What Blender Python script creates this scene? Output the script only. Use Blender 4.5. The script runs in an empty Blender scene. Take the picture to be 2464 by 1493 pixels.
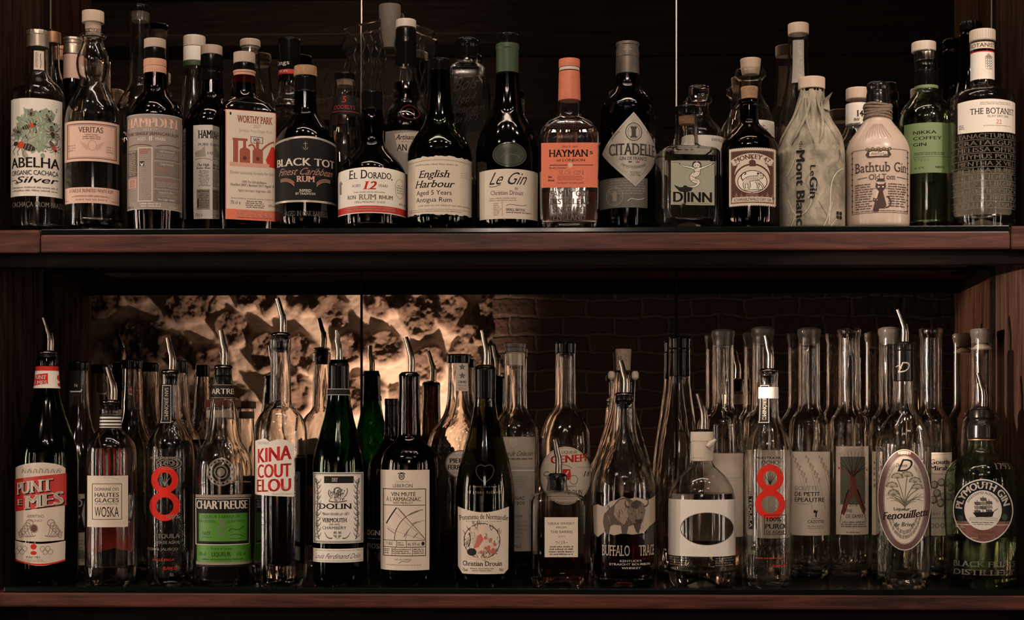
import bpy, bmesh, math, random
import numpy as np
from mathutils import Vector
from mathutils.geometry import tessellate_polygon
S = bpy.context.scene
C = S.collection
RAD = math.radians
sin, cos, pi = math.sin, math.cos, math.pi
random.seed(7)

# ------------------------------------------------------------------ camera, light, exposure
F, W, H, PX, HY = 3740.0, 2464, 1493, 1232.0, 1045.0     # focal length in pixels, frame, centre column, horizon row
YAW, DC = RAD(1.75), 2.2
CAM = (sin(YAW) * DC, -cos(YAW) * DC)
cam = bpy.data.cameras.new('camera')
cam.sensor_width, cam.lens = 36.0, F / W * 36.0
cam.shift_y = (HY - H / 2) / W
cam.clip_start = 0.05
cam_o = bpy.data.objects.new('camera', cam)
cam_o.location = (CAM[0], CAM[1], 0)
cam_o.rotation_euler = (pi / 2, 0, YAW)
C.objects.link(cam_o)
S.camera = cam_o

world = bpy.data.worlds.new('world')
S.world = world
world.use_nodes = True
world.node_tree.nodes['Background'].inputs[0].default_value = (0.05, 0.035, 0.025, 1)
world.node_tree.nodes['Background'].inputs[1].default_value = 0.15


def area(name, loc, aim, w, h, power, col=(1.0, 0.77, 0.63), spread=180):
    l = bpy.data.lights.new(name, 'AREA')
    l.shape, l.size, l.size_y, l.energy, l.color = 'RECTANGLE', w, h, power, col
    l.spread = RAD(spread)
    o = bpy.data.objects.new(name, l)
    o.location = loc
    o.rotation_euler = (Vector(aim) - Vector(loc)).to_track_quat('-Z', 'Y').to_euler()
    C.objects.link(o)


def spot(name, loc, aim, power, ang, blend=0.6, rad=0.03, col=(1.0, 0.76, 0.62)):
    l = bpy.data.lights.new(name, 'SPOT')
    l.energy, l.spot_size, l.spot_blend, l.shadow_soft_size, l.color = power, RAD(ang), blend, rad, col
    o = bpy.data.objects.new(name, l)
    o.location = loc
    o.rotation_euler = (Vector(aim) - Vector(loc)).to_track_quat('-Z', 'Y').to_euler()
    C.objects.link(o)


WARM = (1.0, 0.77, 0.63)
GOLDEN = (1.0, 0.80, 0.66)
# narrow area lights added out of view, well to either side of the bar: they draw the upright streaks on the glass
for x_, y_, z_, h_, w_, p_ in ((-1.95, -2.1, 0.10, 0.9, .02, 4), (-2.3, -1.3, 0.0, 0.9, .02, 4), (-2.7, -0.85, 0.1, 1.0, .04, 14), (-2.6, -0.5, 0.05, 1.0, .05, 19), (-2.9, -1.8, 0.05, 0.9, .02, 4), (-1.75, -2.35, 0.0, 0.8, .02, 3),
                               (2.0, -2.1, 0.20, 0.9, .02, 4), (2.4, -1.3, 0.1, 0.9, .02, 4), (2.8, -0.85, 0.1, 1.0, .03, 6), (2.6, -0.5, 0.15, 1.0, .04, 8), (2.95, -1.8, 0.1, 0.9, .02, 4), (1.78, -2.35, 0.1, 0.8, .02, 3)):
    area('streak_light', (x_, y_, z_), (x_ * 0.12, 0.1, z_), w_, h_, p_ * 0.7, GOLDEN)
# pair of small hanging lamps behind the guests, and a pair higher up
area('candle_lamp', (-0.12, -2.45, 0.66), (-0.1, 0, 0.3), 0.03, 0.16, 1.5, GOLDEN)
area('candle_lamp', (0.10, -2.45, 0.66), (0.1, 0, 0.3), 0.03, 0.16, 1.5, GOLDEN)
area('pendant_lamp', (-0.28, -2.5, 1.62), (-0.35, 0, 0.0), 0.05, 0.05, 6.5, WARM)
area('pendant_lamp', (0.12, -2.5, 1.62), (0.2, 0, 0.0), 0.05, 0.05, 5.0, WARM)
for x_, y_ in ((-1.25, -1.9), (-1.08, -1.95), (0.95, -2.0), (1.15, -1.95), (-0.62, -2.9), (0.55, -2.9)):
    area('pendant_lamp', (x_, y_, 1.74), (x_ * 0.4, 0.05, 0.1), 0.045, 0.045, 2.0, GOLDEN)
# pairs of tiny downlights in the ceiling just in front of the shelves: the sparks on the shoulders
for x_ in (-0.95, -0.87, -0.45, -0.37, 0.05, 0.13, 0.52, 0.60, 0.98, 1.06):
    area('downlight', (x_, -0.80, 1.80), (x_ * 0.9, 0.0, 0.2), 0.03, 0.03, 1.1, GOLDEN)
# long area light added overhead for broad highlights on the upper bottles
area('overhead_fill', (0, -0.50, 1.86), (0, 0.1, 0.3), 1.8, 0.05, 7.0, GOLDEN)
# ceiling spots on the bar
spot('ceiling_spot', (-1.1, -1.5, 1.35), (-0.52, 0.0, -0.05), 16, 32)
spot('ceiling_spot', (1.2, -1.5, 1.35), (0.70, 0.0, 0.42), 75, 20)
# uplighter near the rough stone wall across the room
spot('uplighter', (-0.42, -3.08, -0.40), (-0.70, -3.7, 0.28), 150, 80, 0.9, 0.02)
# small spot added to brighten the inner side of the cabinet's right end
spot('panel_fill_spot', (-1.5, -1.2, 0.20), (0.74, 0.15, 0.10), 600, 8, 0.5, 0.01)

S.view_settings.view_transform = 'Standard'
S.view_settings.look = 'None'
S.view_settings.gamma = 1.0
S.view_settings.use_curve_mapping = False
S.view_settings.exposure = 0.12
S.cycles.max_bounces = 36
S.cycles.diffuse_bounces = 2
S.cycles.glossy_bounces = 6
S.cycles.transmission_bounces = 32
S.cycles.transparent_max_bounces = 64
S.cycles.caustics_reflective = False
S.cycles.caustics_refractive = True
S.cycles.sample_clamp_indirect = 8.0
S.cycles.use_denoising = True
S.cycles.use_adaptive_sampling = True
S.cycles.adaptive_threshold = 0.03


# ------------------------------------------------------------------ measuring
def at(px, Y):
    """world x and depth along the optical axis of the point seen in column px on the plane y = Y"""
    dx = -sin(YAW) * F + cos(YAW) * (px - PX)
    dy = cos(YAW) * F + sin(YAW) * (px - PX)
    t = (Y - CAM[1]) / dy
    return CAM[0] + t * dx, t * F


def depth(x, y):
    return (x - CAM[0]) * -sin(YAW) + (y - CAM[1]) * cos(YAW)


ZU, ZL = (HY - 547) / 1700.0, (HY - 1417) / 1700.0         # tops of the two glass shelves
WB = 0.24                                                  # mirror plane

# ------------------------------------------------------------------ materials
MATS = {}


def new_mat(name):
    m = bpy.data.materials.new(name)
    m.use_nodes = True
    m.node_tree.nodes.clear()
    return m, m.node_tree.nodes, m.node_tree.links


def link_out(n, l, sh):
    o = n.new('ShaderNodeOutputMaterial')
    l.new(sh, o.inputs['Surface'])


def P(name, col, rough=0.5, metal=0.0, spec=0.5, var=0.0, scale=60.0, bump=0.0, stretch=(1, 1, 1), coat=0.0):
    """principled material, the colour mottled by noise"""
    if name in MATS:
        return MATS[name]
    m, n, l = new_mat(name)
    b = n.new('ShaderNodeBsdfPrincipled')
    b.inputs['Roughness'].default_value = rough
    b.inputs['Metallic'].default_value = metal
    b.inputs['Specular IOR Level'].default_value = spec
    b.inputs['Coat Weight'].default_value = coat
    b.inputs['Coat Roughness'].default_value = 0.08
    b.inputs['Base Color'].default_value = (*col, 1)
    if var or bump:
        tc = n.new('ShaderNodeTexCoord')
        mp = n.new('ShaderNodeMapping')
        mp.inputs['Scale'].default_value = stretch
        l.new(tc.outputs['Object'], mp.inputs[0])
        nz = n.new('ShaderNodeTexNoise')
        nz.inputs['Scale'].default_value = scale
        nz.inputs['Detail'].default_value = 5
        l.new(mp.outputs[0], nz.inputs['Vector'])
        if var:
            mx = n.new('ShaderNodeMix')
            mx.data_type = 'RGBA'
            mx.inputs[6].default_value = (*[max(0, c * (1 - var)) for c in col], 1)
            mx.inputs[7].default_value = (*[min(1, c * (1 + var)) for c in col], 1)
            l.new(nz.outputs[0], mx.inputs[0])
            l.new(mx.outputs[2], b.inputs['Base Color'])
        if bump:
            bp = n.new('ShaderNodeBump')
            bp.inputs['Strength'].default_value = bump
            bp.inputs['Distance'].default_value = 0.002
            l.new(nz.outputs[0], bp.inputs['Height'])
            l.new(bp.outputs[0], b.inputs['Normal'])
    link_out(n, l, b.outputs[0])
    MATS[name] = m
    return m


def thin(name, tint, rough=0.025, f0=0.045, ripple=0.0, rs=60.0, gloss=(1, 1, 1)):
    """glass wall: light passes straight through, tinted more at a glancing angle, and mirrors by Schlick's law"""
    if name in MATS:
        return MATS[name]
    m, n, l = new_mat(name)
    lw = n.new('ShaderNodeLayerWeight')
    lw.inputs['Blend'].default_value = 0.5

    def mth(op, a, b=None):
        k = n.new('ShaderNodeMath')
        k.operation = op
        for i, v in enumerate((a, b)):
            if v is None:
                continue
            if isinstance(v, (int, float)):
                k.inputs[i].default_value = v
            else:
                l.new(v, k.inputs[i])
        return k.outputs[0]
    cosv = mth('MAXIMUM', mth('SUBTRACT', 1.0, lw.outputs['Facing']), 0.12)
    inv = mth('DIVIDE', 1.0, cosv)
    cmb = n.new('ShaderNodeCombineColor')
    for i in range(3):
        l.new(mth('POWER', tint[i], inv), cmb.inputs[i])
    tr = n.new('ShaderNodeBsdfTransparent')
    l.new(cmb.outputs[0], tr.inputs[0])
    gl = n.new('ShaderNodeBsdfGlossy')
    gl.inputs['Roughness'].default_value = rough
    gl.inputs['Color'].default_value = (*gloss, 1)
    if ripple:
        tc = n.new('ShaderNodeTexCoord')
        mp = n.new('ShaderNodeMapping')
        mp.inputs['Scale'].default_value = (1, 1, 0.22)
        l.new(tc.outputs['Object'], mp.inputs[0])
        nz = n.new('ShaderNodeTexNoise')
        nz.inputs['Scale'].default_value = rs
        nz.inputs['Detail'].default_value = 2
        l.new(mp.outputs[0], nz.inputs['Vector'])
        bp = n.new('ShaderNodeBump')
        bp.inputs['Strength'].default_value = ripple
        bp.inputs['Distance'].default_value = 0.004
        l.new(nz.outputs[0], bp.inputs['Height'])
        l.new(bp.outputs[0], gl.inputs['Normal'])
    fac = mth('ADD', f0, mth('MULTIPLY', 1 - f0, mth('POWER', mth('SUBTRACT', 1.0, cosv), 5.0)))
    mx = n.new('ShaderNodeMixShader')
    l.new(fac, mx.inputs[0])
    l.new(tr.outputs[0], mx.inputs[1])
    l.new(gl.outputs[0], mx.inputs[2])
    link_out(n, l, mx.outputs[0])
    MATS[name] = m
    return m


def solid_glass(name, col, rough=0.0, ior=1.45, ripple=0.0, rs=60.0):
    """refracting glass; ripple = the unevenness of a moulded bottle"""
    if name in MATS:
        return MATS[name]
    m, n, l = new_mat(name)
    b = n.new('ShaderNodeBsdfRefraction')
    g = n.new('ShaderNodeBsdfGlossy')
    g.inputs['Roughness'].default_value = 0.07
    fr = n.new('ShaderNodeFresnel')
    fr.inputs['IOR'].default_value = ior
    mx = n.new('ShaderNodeMixShader')
    l.new(fr.outputs[0], mx.inputs[0])
    l.new(b.outputs[0], mx.inputs[1])
    l.new(g.outputs[0], mx.inputs[2])
    if ripple:
        tc = n.new('ShaderNodeTexCoord')
        mp = n.new('ShaderNodeMapping')
        mp.inputs['Scale'].default_value = (1, 1, 0.2)
        l.new(tc.outputs['Object'], mp.inputs[0])
        nz = n.new('ShaderNodeTexNoise')
        nz.inputs['Scale'].default_value = rs
        nz.inputs['Detail'].default_value = 2
        l.new(mp.outputs[0], nz.inputs['Vector'])
        bp = n.new('ShaderNodeBump')
        bp.inputs['Strength'].default_value = ripple
        bp.inputs['Distance'].default_value = 0.004
        l.new(nz.outputs[0], bp.inputs['Height'])
        for t in (b, g, fr):
            l.new(bp.outputs[0], t.inputs['Normal'])
    b.inputs['Color'].default_value = (*col, 1)
    b.inputs['Roughness'].default_value = rough
    b.inputs['IOR'].default_value = ior
    link_out(n, l, mx.outputs[0])
    MATS[name] = m
    return m


GL = dict(
    clear=solid_glass('clear_glass', (0.965, 0.96, 0.945), ripple=0.14),
    smooth=solid_glass('smooth_clear_glass', (0.965, 0.96, 0.945), ripple=0.04),
    pale=solid_glass('pale_green_glass', (0.88, 0.94, 0.85), ripple=0.12),
    green=solid_glass('green_glass', (0.11, 0.32, 0.03), ripple=0.10),
    deep=solid_glass('deep_green_glass', (0.16, 0.34, 0.09), ripple=0.10),
    olive=solid_glass('olive_glass', (0.42, 0.42, 0.32), ripple=0.10),
    brown=solid_glass('brown_glass', (0.28, 0.085, 0.035), ripple=0.12),
    black=solid_glass('black_glass', (0.30, 0.24, 0.19), ripple=0.10),
    blue=solid_glass('blue_black_glass', (0.34, 0.36, 0.37), ripple=0.06),
)
THICK = dict(clear=solid_glass('glass_foot', (0.95, 0.945, 0.925)), pale=solid_glass('pale_green_glass_foot', (0.78, 0.90, 0.62)))
INK = (0.010, 0.008, 0.007)
PAPER = dict(
    white=P('white_paper', (0.70, 0.65, 0.57), 0.55, var=0.06),
    cream=P('cream_paper', (0.58, 0.50, 0.40), 0.6, var=0.08),
    grey=P('grey_paper', (0.28, 0.25, 0.215), 0.6, var=0.1),
    pink=P('pink_paper', (0.60, 0.40, 0.31), 0.6, var=0.06),
    coral=P('coral_paper', (0.62, 0.15, 0.075), 0.55, var=0.06),
    black=P('black_paper', (0.008, 0.007, 0.0065), 0.55, spec=0.15),
    red=P('red_paper', (0.45, 0.018, 0.012), 0.5, var=0.05),
    green=P('green_paper', (0.16, 0.24, 0.10), 0.55, var=0.06),
    lime=P('lime_paper', (0.055, 0.21, 0.010), 0.5, var=0.12),
    sage=P('sage_paper', (0.30, 0.30, 0.22), 0.55, var=0.06),
    silver=P('silver_foil', (0.45, 0.40, 0.33), 0.35, 0.5, var=0.15),
    maroon=P('maroon_paper', (0.10, 0.045, 0.04), 0.5, var=0.1),
)
INKS = {}


def ink(col):
    """print colour as a material"""
    if isinstance(col, bpy.types.Material):
        return col
    k = 'ink_%02d_%02d_%02d' % tuple(int(c * 99) for c in col)
    if k not in INKS:
        INKS[k] = P(k, col, 0.6, spec=0.2)
    return INKS[k]


M = dict(
    rubber=P('black_rubber', (0.006, 0.005, 0.004), 0.22, spec=0.16),
    chrome=P('chrome', (0.24, 0.21, 0.18), 0.15, 1.0),
    silver=P('brushed_metal', (0.50, 0.43, 0.34), 0.33, 0.9, var=0.1, scale=30, stretch=(1, 1, 8)),
    copper=P('copper_metal', (0.30, 0.16, 0.09), 0.4, 0.8),
    blackplastic=P('black_plastic', (0.004, 0.0035, 0.003), 0.14, spec=0.14),
    white=P('white_plastic', (0.50, 0.43, 0.35), 0.4),
    cream=P('cream_plastic', (0.40, 0.305, 0.235), 0.5),
    birch=P('pale_wood', (0.52, 0.40, 0.29), 0.55, var=0.22, scale=50, stretch=(4, 4, 0.5), bump=0.2),
    cork=P('cork', (0.30, 0.17, 0.09), 0.8, var=0.5, scale=240, bump=0.4),
    corkp=P('pale_cork', (0.34, 0.25, 0.17), 0.8, var=0.35, scale=200, bump=0.3),
    wax=P('black_wax', (0.006, 0.0055, 0.005), 0.16, spec=0.3, bump=0.6, scale=40),
    ceramic=P('cream_glaze', (0.46, 0.365, 0.295), 0.33, var=0.07, scale=20, coat=0.2),
    twine=P('twine', (0.16, 0.12, 0.085), 0.8, var=0.4, scale=300),
    pinkband=P('salmon_foil', (0.50, 0.26, 0.17), 0.45),
    coral=P('coral_foil', (0.52, 0.15, 0.08), 0.45, var=0.2, scale=90),
    greenfoil=P('dark_green_foil', (0.028, 0.052, 0.018), 0.45),
    frost=P('frosted_plastic', (0.15, 0.13, 0.105), 0.35),
    dark=P('dark_liquid', (0.006, 0.003, 0.002), 0.06, spec=0.6),
    amber=thin('amber_liquid', (0.42, 0.10, 0.02), f0=0.025),
    whisky=thin('whisky_liquid', (0.50, 0.11, 0.025), f0=0.025),
    redl=thin('red_liquid', (0.26, 0.03, 0.012), f0=0.025),
    water=solid_glass('clear_liquid', (0.99, 0.985, 0.975), ior=1.34),
    redtint=P('red_print_back', (0.5, 0.02, 0.015), 0.5),
)


# ------------------------------------------------------------------ mesh building
def mesh_obj(name, verts, faces, mats, idx=None, parent=None, smooth=True, sharp=35):
    me = bpy.data.meshes.new(name)
    me.from_pydata([tuple(v) for v in verts], [], [tuple(f) for f in faces])
    for m in (mats if isinstance(mats, (list, tuple)) else [mats]):
        me.materials.append(m)
    if idx is not None:
        me.polygons.foreach_set('material_index', idx)
    me.polygons.foreach_set('use_smooth', [smooth] * len(me.polygons))
    if smooth and sharp:
        me.set_sharp_from_angle(angle=RAD(sharp))
    me.update()
    o = bpy.data.objects.new(name, me)
    C.objects.link(o)
    if parent:
        o.parent = parent
    return o


def box(x0, x1, y0, y1, z0, z1):
    v = [(x, y, z) for z in (z0, z1) for y in (y0, y1) for x in (x0, x1)]
    f = [(0, 2, 3, 1), (4, 5, 7, 6), (0, 1, 5, 4), (2, 6, 7, 3), (0, 4, 6, 2), (1, 3, 7, 5)]
    return v, f


def bevel_box(name, x0, x1, y0, y1, z0, z1, m, parent=None, bev=0.002):
    v, f = box(x0, x1, y0, y1, z0, z1)
    bm = bmesh.new()
    vs = [bm.verts.new(p) for p in v]
    for q in f:
        bm.faces.new([vs[i] for i in q])
    if bev:
        bmesh.ops.bevel(bm, geom=bm.edges[:], offset=bev, segments=2, affect='EDGES', profile=0.6)
    me = bpy.data.meshes.new(name)
    bm.to_mesh(me)
    bm.free()
    me.materials.append(m)
    o = bpy.data.objects.new(name, me)
    C.objects.link(o)
    if parent:
        o.parent = parent
    return o


def tag(o, label, cat, group=None, kind=None):
    o['label'] = label
    o['category'] = cat
    if group:
        o['group'] = group
    if kind:
        o['kind'] = kind


def fillet(pts, lim):
    """round a polyline's corners by quadratic curves reaching at most lim along each side; a point given twice stays sharp"""
    out = [pts[0]]
    for i in range(1, len(pts) - 1):
        a, b, c = np.array(pts[i - 1]), np.array(pts[i]), np.array(pts[i + 1])
        la, lc = np.linalg.norm(a - b), np.linalg.norm(c - b)
        if la < 1e-6 or lc < 1e-6:
            out.append(tuple(b))
            continue
        d = min(0.5 * la, 0.5 * lc, lim)
        p, q = b + (a - b) * d / la, b + (c - b) * d / lc
        u_, w_ = (b - a)[:2] / max(1e-9, np.linalg.norm((b - a)[:2])), (c - b)[:2] / max(1e-9, np.linalg.norm((c - b)[:2]))
        turn = math.acos(max(-1, min(1, float(u_ @ w_))))
        k = 2 if turn < 0.25 else 5
        for j in range(k + 1):
            t = j / k
            out.append(tuple((1 - t) ** 2 * p + 2 * t * (1 - t) * b + t * t * q))
    out.append(pts[-1])
    return out


def section(th, q):
    n = 2 + 7 * q
    c, s = cos(th), sin(th)
    return math.copysign(abs(c) ** (2 / n), c), math.copysign(abs(s) ** (2 / n), s)


def rings(prof, seg=64, dr=1.0, ribs=0.0, ribn=2):
    """surface of rings; prof = [(z, r, q)], q = 0 round .. 1 square; r = 0 makes a pole"""
    v, f, ring_of = [], [], []
    prev = None
    for i, (z, r, q) in enumerate(prof):
        if r < 1e-6:
            v.append((0, 0, z))
            cur = [len(v) - 1]
        else:
            k = 1 + (dr - 1) * q
            cur = []
            for j in range(seg):
                ux, uy = section(2 * pi * (j + 0.5) / seg, q)
                rr = r * (1 - ribs * (1 if (j // (ribn // 2)) % 2 else 0)) if ribs else r
                v.append((rr * ux, rr * k * uy, z))
                cur.append(len(v) - 1)
        if prev is not None:
            a, b = prev, cur
            if len(a) == 1 and len(b) > 1:
                for j in range(len(b)):
                    f.append((a[0], b[(j + 1) % len(b)], b[j])); ring_of.append(i)
            elif len(b) == 1 and len(a) > 1:
                for j in range(len(a)):
                    f.append((a[j], a[(j + 1) % len(a)], b[0])); ring_of.append(i)
            elif len(a) > 1:
                for j in range(len(a)):
                    j2 = (j + 1) % len(a)
                    f.append((a[j], a[j2], b[j2], b[j])); ring_of.append(i)
        prev = cur
    return v, [x[::-1] for x in f], ring_of


def tube(pts, rads, seg=12):
    v, f = [], []
    n = len(pts)
    up = Vector((0, 1, 0))
    for i, p in enumerate(pts):
        p = Vector(p)
        d = (Vector(pts[min(i + 1, n - 1)]) - Vector(pts[max(i - 1, 0)])).normalized()
        s = d.cross(up)
        s = s.normalized() if s.length > 1e-4 else Vector((1, 0, 0))
        u = s.cross(d).normalized()
        for j in range(seg):
            a = 2 * pi * j / seg
            v.append(p + (s * cos(a) + u * sin(a)) * rads[i])
    for i in range(n - 1):
        for j in range(seg):
            j2 = (j + 1) % seg
            f.append((i * seg + j, i * seg + j2, (i + 1) * seg + j2, (i + 1) * seg + j))
    f.append(tuple(range(seg))[::-1])
    f.append(tuple(range((n - 1) * seg, n * seg)))
    return v, f


# ------------------------------------------------------------------ lettering
TXT = {}
CAPH = {}


def glyphs(s, bold, serif, space):
    key = (s, bold, serif, space)
    if key in TXT:
        return TXT[key]
    cu = bpy.data.curves.new('t', 'FONT')
    cu.body = s
    cu.size = 1
    cu.space_character = space
    cu.resolution_u = 3
    ob = bpy.data.objects.new('t', cu)
    me = bpy.data.meshes.new_from_object(ob)
    v = [(p.co.x, p.co.y) for p in me.vertices]
    f = [tuple(p.vertices) for p in me.polygons]
    if serif and v:
        off = 0.0
        cnt = {}
        for q in f:
            for a, b in zip(q, q[1:] + q[:1]):
                k = (min(a, b), max(a, b))
                cnt[k] = cnt.get(k, 0) + 1
        cap = CAPH.get('H', 0.729)
        for (a, b), k in cnt.items():
            if k != 1:
                continue
            (xa, ya), (xb, yb) = v[a], v[b]
            if abs(ya - yb) > 1e-3 or abs(xa - xb) < 0.04:
                continue
            x0, x1 = min(xa, xb), max(xa, xb)
            lo, hi = abs(ya + off) < 0.006, abs(ya - cap - off) < 0.006
            xh = abs(ya - 0.547 - off) < 0.012
            t, e = 0.055, 0.065
            if x1 - x0 < 0.24:
                if lo or hi:
                    r = (x0 - e, x1 + e)
                elif xh:
                    r = (x0 - e, x1)
                else:
                    continue
            elif (lo or hi) and x1 - x0 < 0.62:
                r = (x0 - e, x0 + 0.02)
            else:
                continue
            ys = (ya, ya + t) if lo else (ya - t, ya)
            n = len(v)
            v += [(r[0], ys[0]), (r[1], ys[0]), (r[1], ys[1]), (r[0], ys[1])]
            f.append((n, n + 1, n + 2, n + 3))
    bpy.data.objects.remove(ob)
    bpy.data.meshes.remove(me)
    bpy.data.curves.remove(cu)
    if not v:
        TXT[key] = ([], [])
        return TXT[key]
    if bold > 0:      # heavier strokes: the same letters laid over themselves, shifted a little
        d = min(0.055, bold * 0.036)
        n0, f0, v0 = len(v), list(f), list(v)
        v = [(x - d, y) for x, y in v0]
        for k in (0, 1):
            n = len(v)
            v += [(x + k * d, y) for x, y in v0]
            f += [tuple(i + n for i in q) for q in f0]
    cap = CAPH.get('H', 1)
    x0, x1 = min(p[0] for p in v), max(p[0] for p in v)
    TXT[key] = ([((x - x0) / (x1 - x0), y / cap) for x, y in v], f)
    return TXT[key]


def _cap():
    cu = bpy.data.curves.new('t', 'FONT')
    cu.body = 'H'
    ob = bpy.data.objects.new('t', cu)
    me = bpy.data.meshes.new_from_object(ob)
    CAPH['H'] = max(p.co.y for p in me.vertices)
    bpy.data.objects.remove(ob); bpy.data.meshes.remove(me); bpy.data.curves.remove(cu)


_cap()


class Label:
    """a sheet of print that lies on a bottle; every measure is a photo pixel on that bottle, wrapped round its surface"""

    def __init__(s, B, name, ymid, lift=0.0004, flat=None):
        s.B, s.name, s.lift0 = B, name, lift
        s.r = B.rad_px(ymid)
        s.v, s.f, s.mi, s.mats = [], [], [], []
        s.layer = 0
        s.D = B.dep - B.front(s.r)
        s.flat = flat

    def A(s, x):
        if s.B.sq:
            return (x - s.B.fc) * s.B.kx
        t = (x - s.B.cx) / s.r
        return (math.asin(t) if abs(t) < 1 else math.copysign(pi / 2 + (abs(t) - 1) * 2, t))

    def Z(s, y):
        return (HY - y) * s.D / F

    def add(s, verts, faces, col, raw=False):
        m = ink(col) if not isinstance(col, bpy.types.Material) else col
        if m not in s.mats:
            s.mats.append(m)
        k, n = s.mats.index(m), len(s.v)
        s.layer += 1
        L = s.lift0 + math.sqrt(s.layer) * 0.00002
        s.v += [(x if raw else s.A(x), y, L) for x, y in verts]
        for q in faces:
            s.f.append(tuple(i + n for i in q))
            s.mi.append(k)

    def poly(s, pts, col):
        tri = tessellate_polygon([[Vector((x, y, 0)) for x, y in pts]])
        s.add(pts, tri, col)

    def rect(s, x0, y0, x1, y1, col):
        s.add([(x0, y0), (x1, y0), (x1, y1), (x0, y1)], [(0, 1, 2, 3)], col)

    def frame(s, x0, y0, x1, y1, w, col):
        v = [(x0, y0), (x1, y0), (x1, y1), (x0, y1), (x0 + w, y0 + w), (x1 - w, y0 + w), (x1 - w, y1 - w), (x0 + w, y1 - w)]
        s.add(v, [(0, 1, 5, 4), (1, 2, 6, 5), (2, 3, 7, 6), (3, 0, 4, 7)], col)

    def ell(s, cx, cy, rx, ry, col, n=28):
        s.poly([(cx + rx * cos(2 * pi * i / n), cy + ry * sin(2 * pi * i / n)) for i in range(n)], col)

    def ring(s, cx, cy, rx, ry, w, col, n=40, a0=0, a1=360):
        v, f = [], []
        for i in range(n + 1):
            a = RAD(a0 + (a1 - a0) * i / n)
            v += [(cx + rx * cos(a), cy + ry * sin(a)), (cx + (rx - w) * cos(a), cy + (ry - w) * sin(a))]
            if i:
                k = 2 * i
                f.append((k - 2, k, k + 1, k - 1))
        s.add(v, f, col)

    def line(s, pts, w, col, w1=None):
        v, f = [], []
        n = len(pts)
        for i, (x, y) in enumerate(pts):
            xa, ya = pts[max(i - 1, 0)]
            xb, yb = pts[min(i + 1, n - 1)]
            l = math.hypot(xb - xa, yb - ya) or 1
            ww = (w + ((w1 if w1 is not None else w) - w) * i / max(n - 1, 1)) / 2
            nx, ny = -(yb - ya) / l * ww, (xb - xa) / l * ww
            v += [(x + nx, y + ny), (x - nx, y - ny)]
            if i:
                k = 2 * i
                f.append((k - 2, k, k + 1, k - 1))
        s.add(v, f, col)

    def curve(s, pts, w, col, w1=None, n=14):
        """smooth stroke through a quadratic/cubic run of control points"""
        P_ = [np.array(p, float) for p in pts]
        out = []
        for i in range(n + 1):
            t = i / n
            q = P_[:]
            while len(q) > 1:
                q = [a * (1 - t) + b * t for a, b in zip(q, q[1:])]
            out.append(tuple(q[0]))
        s.line(out, w, col, w1)

    def T(s, txt, x0, y0, x1, y1, col=INK, bold=0, serif=0, shear=0, space=1.0, rot=0):
        gv, gf = glyphs(txt, bold, serif, space)
        if not gv:
            return
        if rot:      # reads from top to bottom: baseline on the left edge x0
            v = [(x0 + (x1 - x0) * y, y0 + (y1 - y0) * x) for x, y in gv]
            s.add(v, gf, col)
            return
        a0, a1 = s.A(x0), s.A(x1)
        h = y1 - y0
        sh = shear * h / max(1e-6, (x1 - x0))
        v = [(a0 + (a1 - a0) * (x + (sh * y if shear else 0)), y1 - h * y) for x, y in gv]
        s.add(v, gf, col, raw=True)

    def SL(s, t, x0, y0, x1, y1, col, dy, **k):
        """a word on a slanting base line: dy = how far its end drops"""
        n0 = len(s.v)
        s.T(t, x0, y0, x1, y1, col, **k)
        a0, a1 = s.A(x0), s.A(x1)
        for i in range(n0, len(s.v)):
            x, y, z = s.v[i]
            s.v[i] = (x, y + dy * (x - a0) / (a1 - a0), z)

    def TA(s, txt, cx, cy, r, a0, a1, h, col=INK, bold=0, serif=0, inside=False, ry=None, space=1.0):
        """text along an arc; degrees clockwise from straight up"""
        gv, gf = glyphs(txt, bold, serif, space)
        k = (ry or r) / r
        v = []
        for x, y in gv:
            a = RAD(a0 + (a1 - a0) * x)
            rr = r - y * h if inside else r + y * h
            v.append((cx + rr * sin(a), cy - rr * k * cos(a)))
        s.add(v, gf, col)

    def LN(s, x0, y0, x1, y1, n, col=INK, cover=0.75, align='l', hh=0.5):
        """n lines of print too small to read"""
        rnd = random.Random(int(x0 * 7 + y0 * 13))
        dy = (y1 - y0) / n
        v, f = [], []
        for i in range(n):
            w = (x1 - x0) * (1 if i < n - 1 and cover > 0.9 else rnd.uniform(cover, 1.0))
            xs = x0 if align == 'l' else (x0 + x1 - w) / 2
            xe = xs + w
            y = y0 + i * dy
            while xs < xe - 2:
                ww = min(rnd.uniform(0.5, 2.2) * dy * 1.6 + 1, xe - xs)
                xl = xs
                while xl < xs + ww - 0.2 * dy:      # a word is a run of tiny upright strokes
                    k = len(v)
                    up, tk = (0.0 if rnd.random() < 0.3 else 0.14) * dy, rnd.uniform(0.2, 0.36) * dy
                    v += [(xl, y + up), (xl + tk, y + up), (xl + tk, y + dy * (hh + .08)), (xl, y + dy * (hh + .08))]
                    f.append((k, k + 1, k + 2, k + 3))
                    xl += tk + 0.12 * dy
                xs = xl + dy * 0.3
        s.add(v, f, col)

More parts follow.
